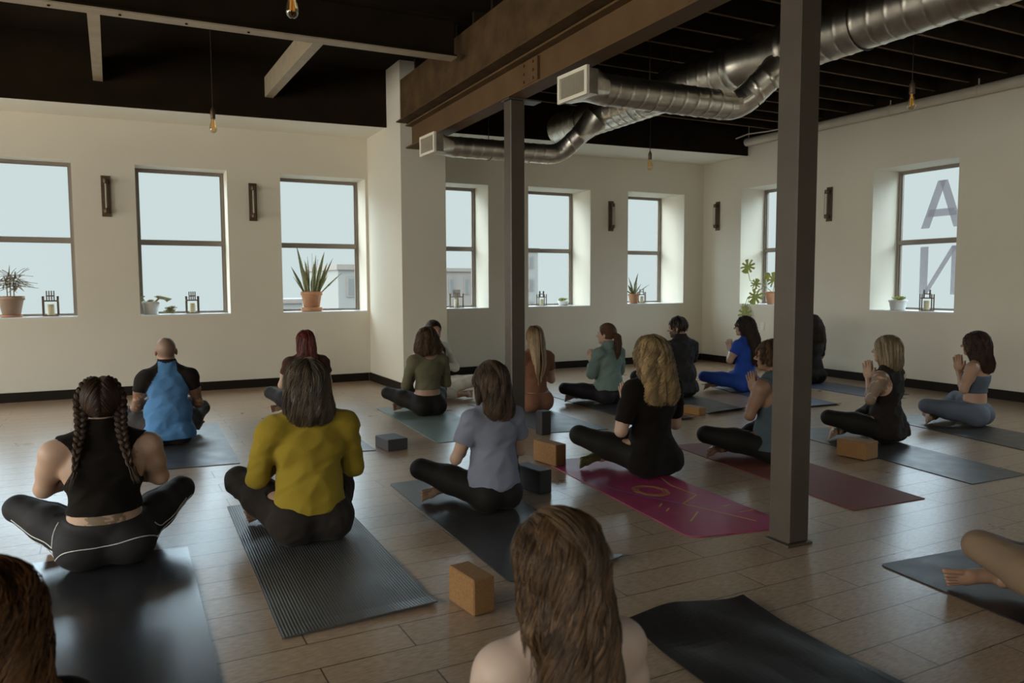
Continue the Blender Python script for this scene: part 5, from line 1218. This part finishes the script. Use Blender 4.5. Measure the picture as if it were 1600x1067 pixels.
go('tee', (1.994, 3.8), 'person in a loose pale blue-grey tee and black leggings with shoulder-length brown hair', s=.945, w=.93, aw=.90, kx=.32, kz=.215, elbow=(.225, .05, .32), wrist=(.035, .22, .40), skin=FAIR, rz=.05,
   top=dict(name='tee_shirt', col=(.20, .205, .25), hem=.150, sleeve=.55, st=.020, t=.010, loose=.024, neck=.068, nz=.66, wr=.0045, wf=30, hw=.006, ht=.12), bottom=dict(col=(.0105, .0075, .0052), waist=.22, wr=.001),
   hair=dict(col=mbr, cap=(.090, .107, .102), mass=[('e', (0, -.035, -.05), (.095, .085, .10)), ('e', (.01, -.065, -.14), (.088, .062, .085))], zend=-.20, n=3800, rad=.0013, wave=(.015, 36, .4), fuzz=.002, clump=(.85, 50), halfup=((.01, -.115, -.02), 900), part=.7, ragged=.02, flare=.3, back=-1.0, front=.015))
blh = ((.13, .075, .030), (.34, .22, .11), (.42, .29, .16))
go('straw', (3.95, 6.6), 'person with very long straight blonde hair and rust clothes just right of the middle column', s=.97, w=.98, kx=.26, kz=.18, elbow=(.23, .05, .30), skin=FAIR, rz=.0,
   top=dict(col=(.17, .075, .042), hem=.19, sleeve=.5, neck=.07), bottom=dict(name='shorts', col=(.19, .085, .048), t=.014, waist=.20, wr=.002, mat='cloth'), hair=dict(col=blh, mass=longmass(-.40, .080, .035, -.088), zend=-.43, n=2200, rad=.0018, part=.6, back=-.9, ragged=.03, front=.02, down=.52))
aub = ((.050, .022, .011), (.14, .065, .030), (.13, .06, .03))
go('mint', (4.855, 6.6), 'person in a mint green sweater and dark leggings with a long auburn ponytail', s=.965, w=1.02, kx=.35, kz=.16, elbow=(.215, .04, .34), wrist=(.03, .24, .42), head=(.35, 0), skin=FAIR, rz=.15,
   top=dict(name='sweater', col=(.165, .225, .195), hem=.155, sleeve=1.8, st=.016, t=.013, loose=.02, neck=.062, nz=.668, wr=.005, wf=32), bottom=dict(col=(.017, .013, .015), waist=.2),
   hair=dict(col=aub, n=1600, rad=.0016, target=(.02, -.105, .005), tails=[dict(path=[(.02, -.10, .01), (.03, -.135, -.02), (.035, -.135, -.10), (.03, -.14, -.19), (.015, -.14, -.27)], r=[.018, .034, .040, .030, .008], n=420, wave=(.006, 9))], front=.03))
cbl = ((.16, .10, .045), (.46, .33, .17), (.42, .28, .13))
go('blackdress', (3.275, 3.96), 'person in black with long curly blonde hair on the magenta mat', s=1.055, w=1.06, tw=1.0, kx=.31, kz=.23, elbow=(.23, .03, .30), wrist=(.035, .22, .40), skin=FAIR, rz=.06, foot='none', sock=(.15, .15, .055), aw=1.05,
   top=dict(name='dress', col=BLACK, hem=.03, sleeve=.78, st=.010, t=.010, loose=.006, neck=.065, wr=.003), bottom=dict(col=(.0105, .0075, .0052), waist=.2),
   hair=dict(col=cbl, cap=(.092, .108, .104), mass=[('e', (0, -.04, -.05), (.108, .085, .10)), ('e', (0, -.075, -.15), (.118, .060, .11)), ('e', (0, -.088, -.23), (.120, .050, .085))], zend=-.285, n=5600, rad=.0012, wave=(.019, 48, .4), fuzz=.002, clump=(.85, 45), part=.8, ragged=.025, flare=.4, back=-.8, front=.015))
go('man', (5.854, 6.6, 0.008), 'man with short dark hair and beard in a charcoal tee, beside the blue outfit person', s=1.02, w=1.06, male=True, kx=.30, kz=.20, elbow=(.22, .05, .31), head=(.55, -.12), skin=MID, rz=.05,
   top=dict(name='tee_shirt', col=(.024, .022, .022), hem=.05, sleeve=.7, st=.016, loose=.040, dz=.20, t=.014, neck=.06, wr=.005), bottom=dict(name='trousers', col=(.016, .014, .014), t=.012, waist=.2), hair=dict(col=((.016, .010, .007), (.045, .028, .018)), beard=True, cap=(.081, .099, .102), zend=-.035, n=1300, rad=.0019, part=.4, ragged=.03, back=-.8, nape=-.05, front=.03, steps=6, flare=.2))
dk = ((.012, .007, .005), (.040, .022, .014), (.045, .022, .012))
go('royal', (6.819, 6.55), 'person in a royal blue outfit with very long dark curly hair and a pale scrunchie', s=1.0, w=1.04, kx=.36, kz=.17, elbow=(.22, .06, .37), wrist=(.03, .19, .44), head=(.55, 0), skin=FAIR, rz=.15,
   top=dict(name='fitted_shirt', col=(.022, .065, .33), hem=.17, sleeve=.5, t=.007, st=.007, neck=.07), bottom=dict(col=(.020, .060, .30), waist=.22), hair=dict(col=dk, cap=(.086, .103, .102), mass=[('e', (.02, -.045, -.06), (.085, .080, .09)), ('e', (.03, -.095, -.16), (.085, .055, .10)), ('e', (.03, -.105, -.25), (.080, .050, .10)), ('e', (.03, -.105, -.33), (.065, .045, .07))],
        zend=-.39, n=2600, rad=.0019, wave=(.018, 62, .7), part=.2, ragged=.03, flare=.3, back=-1.6, front=.02, tie=((.035, -.085, .055), .030), down=.48))
shb = ((.035, .019, .010), (.11, .062, .032), (.12, .066, .032))
go('tank', (4.278, 3.84), 'person in a blue-grey tank with short curly hair, left of the thick column', s=.985, w=.98, kx=.36, kz=.19, elbow=(.205, .05, .35), wrist=(.02, .14, .48), head=(.45, .05), skin=TAN, rz=.14, res=.0065,
   top=dict(name='tank_top', col=(.070, .092, .102), hem=.10, cut='racer', ax=.20, az=.50, ar=(.10, .22, .13), neck=.07, loose=.008, wr=.004), bottom=dict(col=(.0105, .0075, .0052), waist=.2),
   hair=dict(col=shb, cap=(.088, .106, .106), zend=-.05, n=2600, rad=.0015, wave=(.013, 110, .9), part=.3, ragged=.03, back=-.5, nape=-.07, steps=9, flare=.3, bumpy=.006, bf=90, vs=1, front=.03))
go('curly', (8.06, 6.62), 'person with dark curly hair, a sliver showing right of the thick column', s=.98, w=1.0, kx=.33, skin=MID, rz=0,
   top=dict(col=(.020, .018, .018), hem=.1, sleeve=.9, loose=.01), bottom=dict(col=(.0105, .0075, .0052), waist=.2), hair=dict(col=dk, cap=(.092, .108, .106), mass=[('e', (0, -.05, -.06), (.125, .09, .11)), ('e', (0, -.08, -.15), (.12, .06, .09))], zend=-.24, n=1800, rad=.0020, wave=(.014, 70, .9), part=.5, ragged=.03, flare=.4, front=.02))
def tat2(P, c):
    n_ = wob(P[:, 0], P[:, 1], P[:, 2], 70, 9); m = (P[:, 0] < -.135) & (P[:, 2] > .30) & (P[:, 2] < .60) & (n_ > -.55); c[m] = c[m]*np.array((.45, .46, .44))+np.array((.01, .012, .01))
    m = (np.hypot(P[:, 0]-.09, P[:, 2]-.50) < .045) & (P[:, 1] < 0) & (n_ > -.3); c[m] *= np.array((.45, .50, .50)); m = (np.hypot(P[:, 0]+.095, P[:, 2]-.50) < .04) & (P[:, 1] < 0) & (n_ > 0); c[m] *= .55; return c
bl2 = ((.12, .082, .042), (.42, .33, .21), (.30, .22, .13))
go('blond', (5.601, 3.86), 'person with a straight blonde bob, black tank top and tattooed arm, hands raised in prayer', s=.965, w=1.0, kx=.36, kz=.20, elbow=(.215, .04, .36), wrist=(.02, .15, .50), hand=.15, head=(.1, .05), skin=FAIR, tattoo=tat2, rz=.16, res=.0065,
   top=dict(name='tank_top', col=(.017, .012, .010), hem=.05, cut='racer', ax=.205, az=.49, ar=(.115, .24, .125), neck=.065, loose=.022, wr=.005), bottom=dict(col=(.0105, .0075, .0052), waist=.2),
   hair=dict(col=bl2, cap=(.090, .107, .103), mass=[('e', (0, -.03, -.05), (.098, .088, .09)), ('e', (0, -.045, -.10), (.095, .078, .07))], zend=-.155, n=3200, rad=.0014, wave=(.003, 25, .4), part=.9, ragged=.015, back=-.6, front=.02))
wbr = ((.028, .015, .010), (.075, .040, .026), (.07, .034, .02))
go('right', (6.932, 3.92), 'person in a grey-blue crop top and leggings with wavy dark brown hair', s=.95, w=1.0, kx=.38, kz=.19, elbow=(.21, .04, .35), wrist=(.02, .14, .49), hand=.15, head=(.1, 0), skin=(.38, .225, .15), rz=.22, res=.0065, tw=1.08,
   top=dict(name='crop_top', col=(.080, .098, .125), hem=.31, cut='bra', bt=.485, neck=.06, t=.007, wr=.001), bottom=dict(col=(.105, .118, .150), waist=.225, wr=.0012),
   hair=dict(col=wbr, cap=(.090, .107, .103), mass=[('e', (0, -.035, -.05), (.100, .085, .10)), ('e', (.0, -.065, -.14), (.095, .065, .09)), ('e', (.0, -.08, -.20), (.09, .055, .07))], zend=-.245, n=3400, rad=.0015, wave=(.018, 42, .6), part=.7, ragged=.02, flare=.35, back=-.9, front=.015))
# nearest row
near = ((.026, .013, .007), (.20, .112, .052), (.13, .07, .032))
go('near', (0.854, 1.32, 0.0045), 'nearest person with half-tied wavy brown hair and bare shoulders in a black halter top', s=.90, w=1.02, kx=.36, elbow=(.24, .05, .32), wrist=(.03, .17, .33), skin=(.55, .40, .31), res=.006, rz=-.08, aw=1.02,
   top=dict(name='halter_top', col=BLACK, hem=.2, cut='halter', neck=.055, t=.006), bottom=dict(col=(.0105, .0075, .0052), waist=.22),
   hair=dict(col=near, cap=(.088, .106, .102), mass=[('e', (0, -.035, -.06), (.092, .082, .10)), ('e', (-.008, -.075, -.16), (.100, .055, .10)), ('e', (.0, -.095, -.26), (.105, .045, .10)), ('e', (.0, -.10, -.34), (.095, .040, .08))], zend=-.40, n=7500, rad=.0010, seg=30, wave=(.019, 25, .35), fuzz=.002, clump=(.88, 60), halfup=((.03, -.112, .0), 1800), part=.5, ragged=.03, flare=.25, back=-1.3, front=.015, down=.5,
        tails=[dict(path=[(-.07, -.02, .05), (-.035, -.085, .035), (.02, -.115, .01), (.035, -.118, -.01)], r=[.010, .014, .016, .010], n=220, jit=.002), dict(path=[(.088, 0, .04), (.065, -.075, .025), (.04, -.112, .0), (.03, -.118, -.015)], r=[.010, .014, .014, .010], n=200, jit=.002), dict(path=[(.03, -.12, .0), (.03, -.128, -.06), (.04, -.13, -.14), (.035, -.14, -.22)], r=[.012, .022, .020, .006], n=260, wave=(.008, 10))]))
rdn = ((.040, .014, .005), (.18, .075, .025), (.30, .15, .05))
go('leftnear', (-0.20, 1.62, 0.0045), 'person with long tousled reddish brown hair cut off at the lower left corner', s=.88, w=1.0, kx=.33, elbow=(.25, .05, .32), skin=FAIR, res=.008, rz=0,
   top=dict(col=(.02, .016, .014), hem=.1, sleeve=.6), bottom=dict(col=(.0105, .0075, .0052), waist=.22),
   hair=dict(col=rdn, cap=(.096, .112, .106), mass=[('e', (0, -.035, -.06), (.105, .088, .11)), ('e', (.01, -.075, -.17), (.11, .062, .11)), ('e', (.01, -.095, -.28), (.105, .052, .10))], zend=-.34, n=5500, rad=.0011, seg=24, wave=(.028, 24, .5), fuzz=.008, clump=(.8, 50), part=.7, ragged=.05, flare=.9, back=-.8, front=.015, down=.46, lift=.009))
go('beige', (3.155, 1.27, .0055), 'person in beige leggings, only knee and bare foot showing at the right edge', s=1.02, w=1.0, kx=.36, kz=.19, elbow=(.21, -.02, .28), wrist=(.03, .17, .40), skin=(.33, .185, .115), rz=-.9, ankle_x=.27, res=.0065, tw=1.0,
   top=dict(col=(.20, .14, .09), hem=.2, sleeve=1.7), bottom=dict(col=(.215, .140, .085), waist=.22, wr=.0015), hair=dict(col=brown, zend=-.1, n=800, rad=.002))
